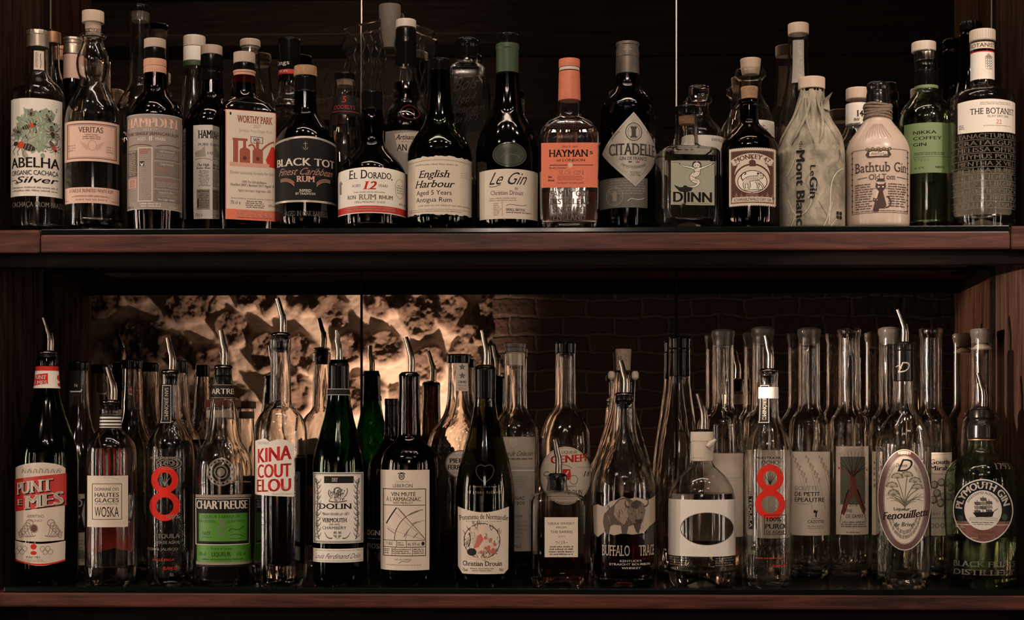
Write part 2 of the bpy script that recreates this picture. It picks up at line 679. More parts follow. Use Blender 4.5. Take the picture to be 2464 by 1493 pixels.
    def done(s, parent=None, label=None):
        B = s.B
        bm = bmesh.new()
        vs = [bm.verts.new(p) for p in s.v]
        for q, k in zip(s.f, s.mi):
            try:
                fc = bm.faces.new([vs[i] for i in q])
                fc.material_index = k
            except ValueError:
                pass
        xs = [p[0] for p in s.v]
        step = (0.0012 if B.sq else 0.022)
        x = math.floor(min(xs) / step) * step + step
        while x < max(xs):
            bmesh.ops.bisect_plane(bm, geom=bm.verts[:] + bm.edges[:] + bm.faces[:], plane_co=(x, 0, 0), plane_no=(1, 0, 0))
            x += step
        if B.cone(min(p[1] for p in s.v), max(p[1] for p in s.v)):
            y = min(p[1] for p in s.v) + 4
            while y < max(p[1] for p in s.v):
                bmesh.ops.bisect_plane(bm, geom=bm.verts[:] + bm.edges[:] + bm.faces[:], plane_co=(0, y, 0), plane_no=(0, 1, 0))
                y += 4
        for v in bm.verts:
            a, y, L = v.co
            v.co = B.surf(a, max(0.0008, s.Z(y) - B.z0), L)
        me = bpy.data.meshes.new(s.name)
        bm.to_mesh(me)
        bm.free()
        # every face looks away from the bottle
        for m in s.mats:
            me.materials.append(m)
        o = bpy.data.objects.new(s.name, me)
        C.objects.link(o)
        o.parent = parent or B.root
        if label:
            o['label'] = label
        return o


ALL = []


class Bottle:
    def __init__(s, sh, cx, prof, name, label, glass='clear', Y=None, q=0.0, dr=1.0, rot=None, wall=2.4, lim=30, foot=10,
                 group=None, cat='bottle', ribs=0, punt=0.35, kx=1.0, fc=None, seg=64):
        """prof: (row, half width in px[, squareness]) from the mouth down; the last row is None = on the shelf"""
        s.sh, s.cx, s.q, s.dr, s.sq = sh, cx, q, dr, q > 0.3
        zs = ZU if sh == 'U' else ZL
        s.zs = zs
        rmax = max(p[1] for p in prof)
        if Y is None:
            Y = 0.007 + rmax * (dr if s.sq else 1) * 2.22 / F
        s.Y = Y
        s.x, s.dep = at(cx, Y)
        s.k = s.dep / F
        ALL.append(s)
        if rot is None:
            tx, ty = CAM[0] - s.x, CAM[1] - Y
            phi = math.atan2(tx, -ty)
        else:
            phi = RAD(rot)
        s.phi = phi
        s.kx, s.fc = kx * s.k, (cx if fc is None else fc)
        s.z0 = zs
        s.root = bpy.data.objects.new(name, None)
        s.root.empty_display_size = 0.02
        s.root.location = (s.x, Y, zs + 0.0002)
        s.root.rotation_euler = (0, 0, phi)
        C.objects.link(s.root)
        tag(s.root, label, cat, group or ('bottles standing on the upper glass shelf' if sh == 'U' else 'bottles standing on the lower glass shelf'))
        pts = []
        for p in prof:
            r = p[1] * s.k
            qq = (p[2] if len(p) > 2 else q)
            z = 0.0 if p[0] is None else max(0.0008, (HY - p[0]) * (s.dep - s.front(p[1])) / F - zs)
            pts.append((z, r, qq))
        pts = fillet(pts, lim * s.k)
        s.out, s.rw = pts, rmax * s.k
        s.zz = np.array([p[0] for p in pts][::-1])
        s.rr = np.array([p[1] for p in pts][::-1])
        s.qq = np.array([p[2] for p in pts][::-1])
        s.glass = glass
        s.wall, s.foot = wall * s.k, foot * s.k
        if glass:
            t = s.wall
            rb = pts[-1][1]
            inn = [(z, max(r - t, 0.001), q_) for z, r, q_ in pts if z > s.foot]
            ri = float(np.interp(s.foot, s.zz, s.rr)) - t
            qi = float(np.interp(s.foot, s.zz, s.qq))
            ph = punt * rb
            full = [(s.foot + ph * 0.55, 0, 0), (s.foot + ph * 0.4, ri * 0.4, qi), (s.foot + 0.0005, ri * 0.88, qi), (s.foot + 0.002, ri, qi)]
            nb = len(full)
            full += inn[::-1]
            no = len(full)
            full += pts
            zb = pts[-1][0]
            full += [(zb, rb * 0.9, pts[-1][2]), (zb + ph * 0.45, rb * 0.6, pts[-1][2] * 0.5), (zb + ph, 0, 0)]
            v, f, ro = rings(full, seg, dr, ribs)
            thick = THICK['pale' if glass in ('pale',) else 'clear']
            useth = glass in ('clear', 'smooth', 'pale')
            idx = [1 if useth and (r <= nb - 1 or r >= len(full) - 3) else 0 for r in ro]
            # the wall of the foot belongs to the thick glass too
            if useth:
                for i, r in enumerate(ro):
                    if r >= no and full[r][0] < s.foot and full[r - 1][0] <= s.foot * 1.6:
                        idx[i] = 1
            s.body = mesh_obj('glass_body', v, f, [GL[glass], thick] if useth else GL[glass], idx, s.root, sharp=50)
        else:
            s.body = None

    def front(s, rpx):
        return rpx * s.k * (s.dr if s.sq else 1) if hasattr(s, 'k') else 0

    def zrow(s, y, rpx):
        return max(0.0, (HY - y) * (s.dep - s.front(rpx)) / F - s.zs)

    def rad_px(s, y):
        r = 30
        for _ in range(4):
            r = float(np.interp(s.zrow(y, r), s.zz, s.rr)) / s.k
        return r

    def cone(s, y0, y1):
        a, b, c = s.rad_px(y0), s.rad_px(y1), s.rad_px((y0 + y1) / 2)
        return max(a, b, c) - min(a, b, c) > 1.2

    def surf(s, a, z, L):
        r = float(np.interp(z, s.zz, s.rr))
        if s.sq:
            q = float(np.interp(z, s.zz, s.qq))
            n = 2 + 7 * q
            k = 1 + (s.dr - 1) * q
            t = min(0.999, abs(a / r))
            return Vector((a, -r * k * (1 - t ** n) ** (1 / n) - L, z))
        return Vector(((r + L) * sin(a), -(r + L) * cos(a), z))

    def cap(s, name, pts, m, ribs=0, lim=1.5, parent=None, seg=64, label=None, ribn=4, dx=0):
        """a turned piece on the bottle's axis: rows and half widths in px from the top down"""
        pr = [(s.zrow(y, r), r * s.k, 0) for y, r in pts]
        pr = fillet([(pr[0][0], 0.0001, 0)] + pr + [(pr[-1][0], 0.0001, 0)], lim * s.k)
        v, f, ro = rings([(pr[0][0], 0, 0)] + pr[1:-1] + [(pr[-1][0], 0, 0)], seg, 1.0, ribs, ribn)
        if dx:
            v = [(x + dx * s.k, y, z) for x, y, z in v]
        o = mesh_obj(name, v, f, m, None, parent or s.root, sharp=40)
        if label:
            o['label'] = label
        return o

    def liq(s, y, m, name='liquid', gap=0.0004):
        z1 = s.zrow(y, s.rad_px(y))
        ins = [(z, r - s.wall - gap, q) for z, r, q in s.out if s.foot + 0.003 < z < z1]
        rt = float(np.interp(z1, s.zz, s.rr)) - s.wall - gap
        qt = float(np.interp(z1, s.zz, s.qq))
        zb = s.foot + 0.0035
        rb = float(np.interp(zb, s.zz, s.rr)) - s.wall - gap - 0.001
        pr = [(z1, 0, 0), (z1, rt * 0.7, qt), (z1 + 0.0006, rt, qt)] + ins + [(zb, rb, s.q), (zb, rb * .8, s.q), (zb + 0.004, 0, 0)]
        v, f, ro = rings(pr, 48, s.dr)
        return mesh_obj(name, v, f, M[m], None, s.root, sharp=50)

    def lab(s, x0, y0, x1, y1, paper, name='label', shape=None, lift=0.0004):
        L = Label(s, name, (y0 + y1) / 2, lift)
        pm = PAPER[paper] if isinstance(paper, str) else paper
        if pm is None:
            return L
        if shape is None:
            L.rect(x0, y0, x1, y1, pm)
        elif shape == 'ell':
            L.ell((x0 + x1) / 2, (y0 + y1) / 2, (x1 - x0) / 2, (y1 - y0) / 2, pm, 56)
        else:
            L.poly(shape, pm)
        return L

    def pour(s, tip, plate, low, tipx=-6, basex=3, pr=21, sr=20, collar='chrome', m='rubber', seal=True):
        """speed pourer: rubber stopper, collar and bent steel spout; rows of the tip, the collar and the stopper's foot"""
        z = lambda y: s.zrow(y, 5)
        k = s.k
        st = s.cap('pourer', [(plate + 5, sr * 0.94), (plate + (low - plate) * 0.45, sr), (plate + (low - plate) * 0.5, sr * 0.9), (low, sr * 0.85)], M[m])
        o = s.cap('collar', [(plate - 4, 7), (plate - 3, pr * 0.8), (plate + 1, pr), (plate + 4, pr), (plate + 6, pr * 0.8)], M[collar], parent=st)
        h = plate - tip
        xs = [(basex, plate + 6, 8.0), (basex, plate - h * 0.1, 8.0), (basex + 0.5, plate - h * 0.3, 7.8), (basex - 0.5, plate - h * 0.48, 7.5),
              (basex - 3 + (tipx - basex) * .15, plate - h * 0.65, 7.0), (tipx + (basex - tipx) * .3, plate - h * 0.85, 6.4), (tipx, tip, 5.8)]
        pts = [(x * k, 0, z(y)) for x, y, r in xs]
        v, f = tube(pts, [r * k for x, y, r in xs], 16)
        mesh_obj('spout', v, f, M['chrome'], None, st, sharp=60)
        v, f = tube([((basex + 8) * k, -0.001, z(plate)), ((basex + 9) * k, -0.001, z(plate - h * 0.3)), ((basex + 6) * k, -0.001, z(plate - h * 0.55))], [0.0008] * 3, 8)
        mesh_obj('breather_tube', v, f, M['chrome'], None, st, sharp=60)
        return st

# ------------------------------------------------------------------ the room and the bar unit
def wood(name, dark, light, rough=0.35, grain=(1.2, 14, 14), scale=6.0, bump=0.25, coat=0.3, spec=0.5):
    m, n, l = new_mat(name)
    tc = n.new('ShaderNodeTexCoord')
    mp = n.new('ShaderNodeMapping')
    mp.inputs['Scale'].default_value = grain
    l.new(tc.outputs['Object'], mp.inputs[0])
    nz = n.new('ShaderNodeTexNoise')
    nz.inputs['Scale'].default_value = scale
    nz.inputs['Detail'].default_value = 8
    nz.inputs['Roughness'].default_value = 0.65
    nz.inputs['Distortion'].default_value = 0.6
    l.new(mp.outputs[0], nz.inputs['Vector'])
    cr = n.new('ShaderNodeValToRGB')
    cr.color_ramp.elements[0].position, cr.color_ramp.elements[0].color = 0.35, (*dark, 1)
    cr.color_ramp.elements[1].position, cr.color_ramp.elements[1].color = 0.68, (*light, 1)
    l.new(nz.outputs[0], cr.inputs[0])
    b = n.new('ShaderNodeBsdfPrincipled')
    b.inputs['Roughness'].default_value = rough
    b.inputs['Specular IOR Level'].default_value = spec
    b.inputs['Coat Weight'].default_value = coat
    b.inputs['Coat Roughness'].default_value = 0.25
    l.new(cr.outputs[0], b.inputs['Base Color'])
    bp = n.new('ShaderNodeBump')
    bp.inputs['Strength'].default_value = bump
    bp.inputs['Distance'].default_value = 0.003
    l.new(nz.outputs[0], bp.inputs['Height'])
    l.new(bp.outputs[0], b.inputs['Normal'])
    link_out(n, l, b.outputs[0])
    return m


W_BOARD = wood('red_brown_wood', (0.022, 0.006, 0.004), (0.115, 0.030, 0.017), 0.5, coat=0.08, spec=0.3)
W_BLOCK = wood('worn_block_wood', (0.03, 0.010, 0.006), (0.12, 0.042, 0.025), 0.6, coat=0.0, spec=0.2)
W_SIDE = wood('side_panel_wood', (0.015, 0.008, 0.0055), (0.055, 0.030, 0.021), 0.6, (30, 14, 0.8), 6.0, 0.15, 0.0, 0.0)
W_DARK = wood('blackened_wood', (0.003, 0.002, 0.0016), (0.008, 0.005, 0.004), 0.7, coat=0.0, spec=0.06)
W_PLANK = wood('old_plank_wood', (0.018, 0.012, 0.009), (0.06, 0.041, 0.030), 0.7, (0.8, 12, 12), coat=0.0)
EDGE = P('shelf_edge_wear', (0.30, 0.22, 0.16), 0.5, var=0.4, scale=40)

MIRROR, n_, l_ = new_mat('aged_mirror')
b_ = n_.new('ShaderNodeBsdfGlossy')
b_.inputs['Roughness'].default_value = 0.012
b_.inputs['Color'].default_value = (0.62, 0.55, 0.48, 1)
link_out(n_, l_, b_.outputs[0])

SHEET, n_, l_ = new_mat('shelf_glass')
gl_ = n_.new('ShaderNodeBsdfGlossy')
gl_.inputs['Roughness'].default_value = 0.14
df_ = n_.new('ShaderNodeBsdfDiffuse')
df_.inputs['Color'].default_value = (0.003, 0.005, 0.0035, 1)
fr_ = n_.new('ShaderNodeFresnel')
fr_.inputs['IOR'].default_value = 1.5
mx_ = n_.new('ShaderNodeMixShader')
l_.new(fr_.outputs[0], mx_.inputs[0])
l_.new(df_.outputs[0], mx_.inputs[1])
l_.new(gl_.outputs[0], mx_.inputs[2])
link_out(n_, l_, mx_.outputs[0])

XL, XR = at(106, WB)[0], at(2394, WB)[0]
bar = bpy.data.objects.new('back_bar', None)
bar.location = (0, 0, -1.35)
C.objects.link(bar)
tag(bar, 'dark wooden back bar unit with two shelf boards and a mirrored back', 'back bar')


def part(name, x0, x1, y0, y1, z0, z1, m, bev=0.002, parent=bar, label=None):
    dz = 1.35 if parent is bar else 0
    o = bevel_box(name, x0, x1, y0, y1, z0 + dz, z1 + dz, m, parent, bev)
    if label:
        o['label'] = label
    return o


GT = 0.0078
part('shelf_board', XL + 0.075, XR - 0.045, 0.0, WB - 0.001, ZU - GT - 0.0258, ZU - GT, W_BOARD, 0.003, label='red brown upper shelf board')
part('shelf_board', XL, XR, 0.0, WB - 0.001, ZL - GT - 0.021, ZL - GT, W_BOARD, 0.003, label='dark lower shelf board')
part('end_block', XL, XL + 0.0745, -0.002, 0.12, ZU - GT - 0.0265, ZU - 0.001, W_BLOCK, 0.004)
part('end_block', XR - 0.0445, XR, -0.002, 0.12, ZU - GT - 0.0265, ZU - 0.001, W_BLOCK, 0.004)
part('under_rail', XL, XR, 0.012, 0.030, ZU - GT - 0.046, ZU - GT - 0.0262, W_DARK)
part('cabinet_front', XL - 0.03, XR + 0.03, 0.03, 0.05, -1.349, ZL - GT - 0.0215, W_DARK)
part('side_panel', XL - 0.03, XL, -0.01, WB + 0.02, -1.349, 0.95, W_SIDE)
part('side_panel', XR, XR + 0.03, -0.01, WB + 0.02, -1.349, 0.95, W_SIDE)
part('back_board', XL - 0.03, XR + 0.03, WB + 0.006, WB + 0.02, -1.349, 0.95, W_DARK, 0)
seams = [at(p, WB)[0] for p in (122, 870, 1627, 2385)]
for a, b in zip(seams, seams[1:]):
    part('mirror_panel', a + 0.002, b - 0.002, WB, WB + 0.005, ZU - GT - 0.02, 0.93, MIRROR, 0, label='mirror behind the upper shelf')
    part('mirror_panel', a + 0.002, b - 0.002, WB, WB + 0.005, ZL - GT - 0.02, ZU - GT - 0.03, MIRROR, 0, label='mirror behind the lower shelf')
for sx in seams:
    part('mirror_edge_strip', sx - 0.0008, sx + 0.0012, WB - 0.0015, WB + 0.005, ZU - GT - 0.02, 0.93, M['silver'], 0)
    part('mirror_edge_strip', sx - 0.0016, sx + 0.0016, WB - 0.0015, WB + 0.005, ZL - GT - 0.02, ZU - GT - 0.03, W_DARK, 0)
# corner posts in the black gap between mirror and side panel
part('corner_post', XL, seams[0] - 0.002, WB - 0.004, WB + 0.005, ZL, 0.93, W_DARK, 0)
part('corner_post', seams[3] + 0.002, XR, WB - 0.004, WB + 0.005, ZL, 0.93, W_DARK, 0)

for zt, lb in ((ZU, 'clear glass sheet lying on the upper wooden shelf board'), (ZL, 'clear glass sheet lying on the lower wooden shelf board')):
    x0 = XL + (0.0755 if zt == ZU else 0.022)
    x1 = XR - (0.046 if zt == ZU else 0.004)
    o = bevel_box('glass_shelf_sheet', x0, x1, 0.001, WB - 0.002, zt - GT + 0.0002, zt, SHEET, None, 0.0012)
    tag(o, lb, 'glass shelf')

# ---- the room across the bar, seen in the mirrors
YW = -3.7


def wx(px):
    return at(px, 2 * WB - YW)


def wpt(px, py):
    x, d = wx(px)
    return x, (HY - py) * d / F


def lattice(nx, ny, seed):
    return np.random.RandomState(seed).rand(ny, nx)


def vnoise(x, y, seed):
    g = lattice(257, 257, seed)
    xi, yi = np.floor(x).astype(int), np.floor(y).astype(int)
    u, v = x - xi, y - yi
    u, v = u * u * (3 - 2 * u), v * v * (3 - 2 * v)
    a, b = g[yi % 256, xi % 256], g[yi % 256, (xi + 1) % 256]
    c, d = g[(yi + 1) % 256, xi % 256], g[(yi + 1) % 256, (xi + 1) % 256]
    return (a * (1 - u) + b * u) * (1 - v) + (c * (1 - u) + d * u) * v - 0.5


def fbm(x, y, sc, seed, o=5, g=0.55):
    t, a = 0, 1.0
    for i in range(o):
        t = t + a * vnoise(x * sc + 17 * i, y * sc + 31 * i, seed + i)
        sc *= 2.03
        a *= g
    return t


ROCKS = [(252, 715, 50), (330, 700, 34), (345, 825, 70), (300, 930, 60), (470, 735, 58), (560, 790, 44), (440, 850, 52), (520, 870, 48), (600, 705, 40),
         (650, 690, 55), (640, 845, 48), (745, 705, 60), (800, 745, 48), (735, 850, 46), (845, 840, 46), (905, 730, 36), (955, 690, 60), (1010, 765, 52),
         (925, 840, 48), (1085, 745, 62), (1030, 880, 50), (1165, 775, 60), (1120, 870, 50), (1200, 690, 40), (1215, 880, 52), (860, 950, 60), (700, 960, 60), (560, 980, 60), (420, 990, 60), (990, 980, 55)]
xa, za = wpt(150, 1260)
xb, zb = wpt(1300, 640)
gx, gz = 330, 200
X, Z = np.meshgrid(np.linspace(xa, xb, gx), np.linspace(za, zb, gz))
hgt = 0.020 * fbm(X, Z, 5, 3) + 0.006 * fbm(X, Z, 30, 9, 3)
mask = np.zeros_like(X)
wob = 0.04 * fbm(X, Z, 14, 21, 4)
for i, (px, py, r) in enumerate(ROCKS):
    cx_, cz_ = wpt(px, py)
    rr = r * wx(px)[1] / F
    rs = np.random.RandomState(i)
    e, a = rs.uniform(0.75, 1.3), rs.uniform(0, 3.1)
    u = ((X - cx_) * cos(a) + (Z - cz_) * sin(a)) * e
    v = (-(X - cx_) * sin(a) + (Z - cz_) * cos(a)) / e
    d = np.sqrt(u * u + v * v) / rr + wob * 6
    w = np.clip((1.12 - d) / 0.35, 0, 1)
    w = w * w * (3 - 2 * w)
    top = rs.uniform(0.025, 0.06) + 0.5 * (u * rs.uniform(-.4, .4) + v * rs.uniform(-.4, .4))
    hgt = hgt + w * (top + 0.05 * fbm(X + i, Z, 16, 40, 5, 0.62))
    mask = np.maximum(mask, w)
edge = np.clip((X - wx(1130)[0]) / (wx(1275)[0] - wx(1130)[0]) + wob * 3, 0, 1)
hgt = np.clip(hgt, -0.012, 0.16) - 0.22 * edge * edge * (3 - 2 * edge)
Y_ = YW + np.clip(hgt, -0.06, 0.16)
verts = np.stack([X, Y_, Z], -1).reshape(-1, 3)
idx = np.arange(gx * gz).reshape(gz, gx)
faces = np.stack([idx[:-1, :-1], idx[1:, :-1], idx[1:, 1:], idx[:-1, 1:]], -1).reshape(-1, 4)
me = bpy.data.meshes.new('wall_rough_stone')
me.from_pydata(verts.tolist(), [], faces.tolist())
at_ = me.color_attributes.new('rock', 'FLOAT_COLOR', 'POINT')
mk = mask.reshape(-1)
at_.data.foreach_set('color', np.stack([mk, mk, mk, np.ones_like(mk)], -1).reshape(-1).astype(np.float32))
me.polygons.foreach_set('use_smooth', [True] * len(me.polygons))
STONE, n_, l_ = new_mat('stone_and_mortar')
ca = n_.new('ShaderNodeVertexColor')
ca.layer_name = 'rock'
tc_ = n_.new('ShaderNodeTexCoord')
nz_ = n_.new('ShaderNodeTexNoise')
nz_.inputs['Scale'].default_value = 22
nz_.inputs['Detail'].default_value = 8
l_.new(tc_.outputs['Object'], nz_.inputs['Vector'])
rk = n_.new('ShaderNodeValToRGB')
rk.color_ramp.elements[0].position, rk.color_ramp.elements[0].color = 0.35, (0.07, 0.042, 0.029, 1)
rk.color_ramp.elements[1].position, rk.color_ramp.elements[1].color = 0.7, (0.22, 0.145, 0.105, 1)
l_.new(nz_.outputs[0], rk.inputs[0])
mo = n_.new('ShaderNodeValToRGB')
mo.color_ramp.elements[0].color = (0.36, 0.275, 0.215, 1)
mo.color_ramp.elements[1].color = (0.60, 0.475, 0.385, 1)
l_.new(nz_.outputs[0], mo.inputs[0])
mm = n_.new('ShaderNodeMix')
mm.data_type = 'RGBA'
l_.new(ca.outputs[0], mm.inputs[0])
l_.new(mo.outputs[0], mm.inputs[6])
l_.new(rk.outputs[0], mm.inputs[7])
bs = n_.new('ShaderNodeBsdfPrincipled')
bs.inputs['Roughness'].default_value = 0.85
l_.new(mm.outputs[2], bs.inputs['Base Color'])
bp = n_.new('ShaderNodeBump')
bp.inputs['Strength'].default_value = 0.5
bp.inputs['Distance'].default_value = 0.01
l_.new(nz_.outputs[0], bp.inputs['Height'])
l_.new(bp.outputs[0], bs.inputs['Normal'])
link_out(n_, l_, bs.outputs[0])
me.materials.append(STONE)
o = bpy.data.objects.new('wall_rough_stone', me)
o['kind'] = 'structure'
C.objects.link(o)

BRICK, n_, l_ = new_mat('old_brick')
tc_ = n_.new('ShaderNodeTexCoord')
mp_ = n_.new('ShaderNodeMapping')
mp_.inputs['Rotation'].default_value = (pi / 2, 0, 0)
l_.new(tc_.outputs['Object'], mp_.inputs[0])
bt = n_.new('ShaderNodeTexBrick')
bt.inputs['Scale'].default_value = 1.0
bt.inputs['Brick Width'].default_value = 0.215
bt.inputs['Row Height'].default_value = 0.075
bt.inputs['Mortar Size'].default_value = 0.009
bt.inputs['Mortar Smooth'].default_value = 0.6
bt.inputs['Color1'].default_value = (0.10, 0.052, 0.038, 1)
bt.inputs['Color2'].default_value = (0.055, 0.034, 0.027, 1)
bt.inputs['Mortar'].default_value = (0.15, 0.11, 0.085, 1)
dn = n_.new('ShaderNodeTexNoise')
dn.inputs['Scale'].default_value = 7
dn.inputs['Detail'].default_value = 4
l_.new(mp_.outputs[0], dn.inputs['Vector'])
vm = n_.new('ShaderNodeVectorMath')
vm.operation = 'MULTIPLY_ADD'
vm.inputs[1].default_value = (0.06, 0.06, 0.06)
l_.new(dn.outputs['Color'], vm.inputs[0])
l_.new(mp_.outputs[0], vm.inputs[2])
l_.new(vm.outputs[0], bt.inputs['Vector'])
nz_ = n_.new('ShaderNodeTexNoise')
nz_.inputs['Scale'].default_value = 30
nz_.inputs['Detail'].default_value = 6
l_.new(tc_.outputs['Object'], nz_.inputs['Vector'])
ad = n_.new('ShaderNodeMath')
ad.operation = 'MULTIPLY_ADD'
ad.inputs[1].default_value = -0.7
l_.new(bt.outputs['Fac'], ad.inputs[0])
l_.new(nz_.outputs[0], ad.inputs[2])
bp = n_.new('ShaderNodeBump')
bp.inputs['Strength'].default_value = 1.0
bp.inputs['Distance'].default_value = 0.02
l_.new(ad.outputs[0], bp.inputs['Height'])
bs = n_.new('ShaderNodeBsdfPrincipled')
bs.inputs['Roughness'].default_value = 0.9
l_.new(bt.outputs[0], bs.inputs['Base Color'])
l_.new(bp.outputs[0], bs.inputs['Normal'])
link_out(n_, l_, bs.outputs[0])

DARKP = P('dark_plaster', (0.03, 0.023, 0.018), 0.9, var=0.3, scale=8)


def struct(name, x0, x1, y0, y1, z0, z1, m):
    o = bevel_box(name, x0, x1, y0, y1, z0, z1, m, None, 0)
    o['kind'] = 'structure'
    return o


struct('wall_brick', -3.2, 3.2, YW - 0.12, YW - 0.02, -1.35, 0.74, BRICK)
z = 0.74
k = 0
while z < 1.95:
    h = 0.105 + 0.03 * ((k * 7) % 3)
    struct('trim_%d' % (k + 1), -3.2, 3.2, YW - 0.12, YW - 0.03 + 0.02 * (k % 2), z, min(z + h, 1.95), W_PLANK)
    z += h
    k += 1
struct('floor', -3.2, 3.2, YW - 0.12, 0.4, -1.37, -1.35, W_DARK)
struct('ceiling', -3.2, 3.2, YW - 0.12, 0.4, 1.95, 1.97, DARKP)
struct('wall_left', -3.22, -3.2, YW - 0.12, 0.4, -1.35, 1.95, DARKP)
struct('wall_right', 3.2, 3.22, YW - 0.12, 0.4, -1.35, 1.95, DARKP)
struct('wall_back', -3.2, 3.2, 0.38, 0.4, -1.35, 1.95, DARKP)

# ------------------------------------------------------------------ upper shelf, front row
WI, RED, GRY, GOLD, ROSE = (0.66, 0.60, 0.50), (0.50, 0.018, 0.010), (0.22, 0.19, 0.155), (0.36, 0.26, 0.17), (0.55, 0.25, 0.17)
BRN = (0.13, 0.06, 0.045)

b = Bottle('U', 91, [(74, 22), (112, 23), (172, 24), (186, 34), (199, 54), (216, 63), (300, 64), (476, 64), (540, 63), (None, 58)], 'rum_bottle',
           'clear bottle with bees on its white label, left end of the upper shelf', lim=14)
b.cap('screw_cap', [(70, 26), (80, 26.5), (81, 25.5), (110, 26)], M['silver'], 0)
b.cap('knurled_ring', [(69, 26.4), (79, 27)], M['silver'], 0.05)
b.liq(206, 'water')
L = b.lab(82, 122, 105, 168, 'cream', 'neck_label')
L.LN(85, 126, 92, 164, 16, INK, 1)
L.curve([(98, 128), (94, 140), (102, 150), (96, 164)], 1.2, INK)
L.done()
L = b.lab(30, 236, 147, 472, 'white')
g1, g2 = (0.25, 0.31, 0.215), (0.40, 0.43, 0.34)
rnd = random.Random(3)
pts = []
for i in range(60):
    a = 2 * pi * i / 60
    r = 1 + rnd.uniform(-0.22, 0.12) + 0.08 * sin(a * 5)
    pts.append((88 + 50 * r * cos(a), 312 + 53 * r * sin(a)))
L.poly(pts, g1)
for i in range(70):
    a, r = rnd.uniform(0, 6.28), rnd.uniform(0, 44)
    x, y = 88 + r * cos(a), 312 + r * 1.1 * sin(a)
    L.curve([(x, y), (x + rnd.uniform(-12, 12), y + 8), (x + rnd.uniform(-12, 12), y + 14)], 1.1, (g2, (0.13, 0.17, 0.11), PAPER['white'])[i % 3], .4)
for i in range(30):
    L.ell(rnd.uniform(34, 144), rnd.uniform(246, 368), rnd.uniform(.8, 2), rnd.uniform(1, 3), (g1, INK)[i % 2], 8)
L.ell(102, 374, 5, 6, g1)
BD = (0.03, 0.024, 0.02)
# each bee: body turned by an angle, banded tail, pair of wings, legs
for x, y, s_, an, rd in ((75, 303, 13, -20, 1), (56, 350, 20, 200, 1), (124, 318, 12, 80, 0), (46, 316, 8, 30, 0), (116, 284, 8, 60, 0), (76, 272, 7, 100, 0), (127, 352, 11, 60, 1)):
    ca_, sa_ = cos(RAD(an)), sin(RAD(an))
    q = lambda u, w_: (x + (u * ca_ - w_ * sa_) * s_, y + (u * sa_ + w_ * ca_) * s_)
    for d in (-1, 1):
        L.poly([q(0.1, d * .2), q(-.5, d * 1.2), q(-1.2, d * 1.7), q(-1.1, d * 1.0), q(-.3, d * .2)], (0.36, .35, .28))
        L.line([q(.1, d * .2), q(-.6, d * 1.0), q(-1.2, d * 1.7)], .8, BD)
        for kk in (-.5, .1, .6):
            L.line([q(kk, d * .3), q(kk + .15, d * .9), q(kk - .1, d * 1.25)], 1.1, BD)
        L.line([q(.8, d * .1), q(1.4, d * .5)], .8, BD)
    L.poly([q(-1.5 + .9 * cos(t) , .5 * sin(t)) if False else q(-.75 + .8 * cos(t), .42 * sin(t)) for t in [2 * pi * m / 14 for m in range(14)]], BD)
    for kk in (-1.1, -.75, -.4):
        L.line([q(kk, -.34), q(kk, .34)], 1.3, (0.33, .25, .15))
    L.poly([q(.2 + .42 * cos(t), .42 * sin(t)) for t in [2 * pi * m / 14 for m in range(14)]], (0.50, .06, .02) if rd else BD)
    L.poly([q(.75 + .25 * cos(t), .28 * sin(t)) for t in [2 * pi * m / 12 for m in range(12)]], BD)
L.T('ABELHA', 33, 379, 139, 403, bold=0.6)
L.T('ORGANIC CACHAÇA', 34, 410, 137, 421, bold=0.2, space=0.95)
L.T('Silver', 42, 425, 133, 440, bold=0.3, shear=0.5)
L.curve([(34, 434), (44, 428), (52, 446), (40, 440)], 1.5, INK)
L.LN(36, 449, 137, 464, 2, GRY, 1, hh=0.45)
L.done()
L = b.lab(34, 482, 148, 500, None, 'embossing')
L.T('CACHAÇA FROM BRAZIL', 34, 486, 148, 498, (0.20, 0.17, 0.14), bold=0.3)
L.done()

b = Bottle('U', 224, [(68, 21), (76, 24), (77, 31), (80, 32), (83, 30), (86, 24), (100, 25), (118, 34), (140, 40), (165, 38), (190, 29), (204, 35), (228, 50), (256, 64), (285, 67), (420, 67), (540, 66), (None, 60)],
           'rum_bottle', 'clear bottle with a bulging neck, pale wooden stopper and two pink labels', lim=20, foot=24)
b.cap('stopper', [(22, 26), (50, 26), (51, 18), (60, 18)], M['birch'])
b.cap('cork_plug', [(56, 19), (84, 18), (88, 14)], M['cream'])
b.liq(240, 'water')
L = b.lab(159, 291, 284, 388, 'pink')
L.frame(165, 297, 278, 382, 2.2, BRN)
L.frame(169, 301, 274, 378, 0.8, BRN)
L.T('VERITAS', 190, 306, 247, 319, BRN, bold=0.5, serif=1)
L.LN(197, 323, 246, 337, 3, BRN, 0.6, 'c')
L.ring(222, 350, 10, 13, 1.5, (0.42, 0.26, 0.2))
for d in (-1, 1):
    for i in range(5):
        L.curve([(222 + d * 9, 350 + i * 3), (222 + d * 20, 346 + i * 2), (222 + d * (27 - i * 2), 341 + i * 4)], 1.2, (0.42, 0.26, 0.2))
L.LN(167, 348, 188, 366, 3, (0.35, 0.2, 0.16), 0.8)
L.LN(254, 350, 272, 368, 3, (0.35, 0.2, 0.16), 0.8)
L.done()
L = b.lab(160, 451, 284, 489, 'pink', 'strip_label')
L.T('A UNIQUE BLENDED WHITE RUM', 170, 455, 270, 463, BRN, bold=0.5, serif=1)
L.curve([(176, 474), (195, 466), (215, 478), (235, 468), (262, 474)], 1.1, BRN)
L.LN(178, 470, 262, 486, 2, (0.3, 0.17, 0.13), 0.7, 'c')
L.LN(162, 481, 170, 485, 1, BRN, 1)
L.LN(266, 481, 282, 485, 1, BRN, 1)
L.done()


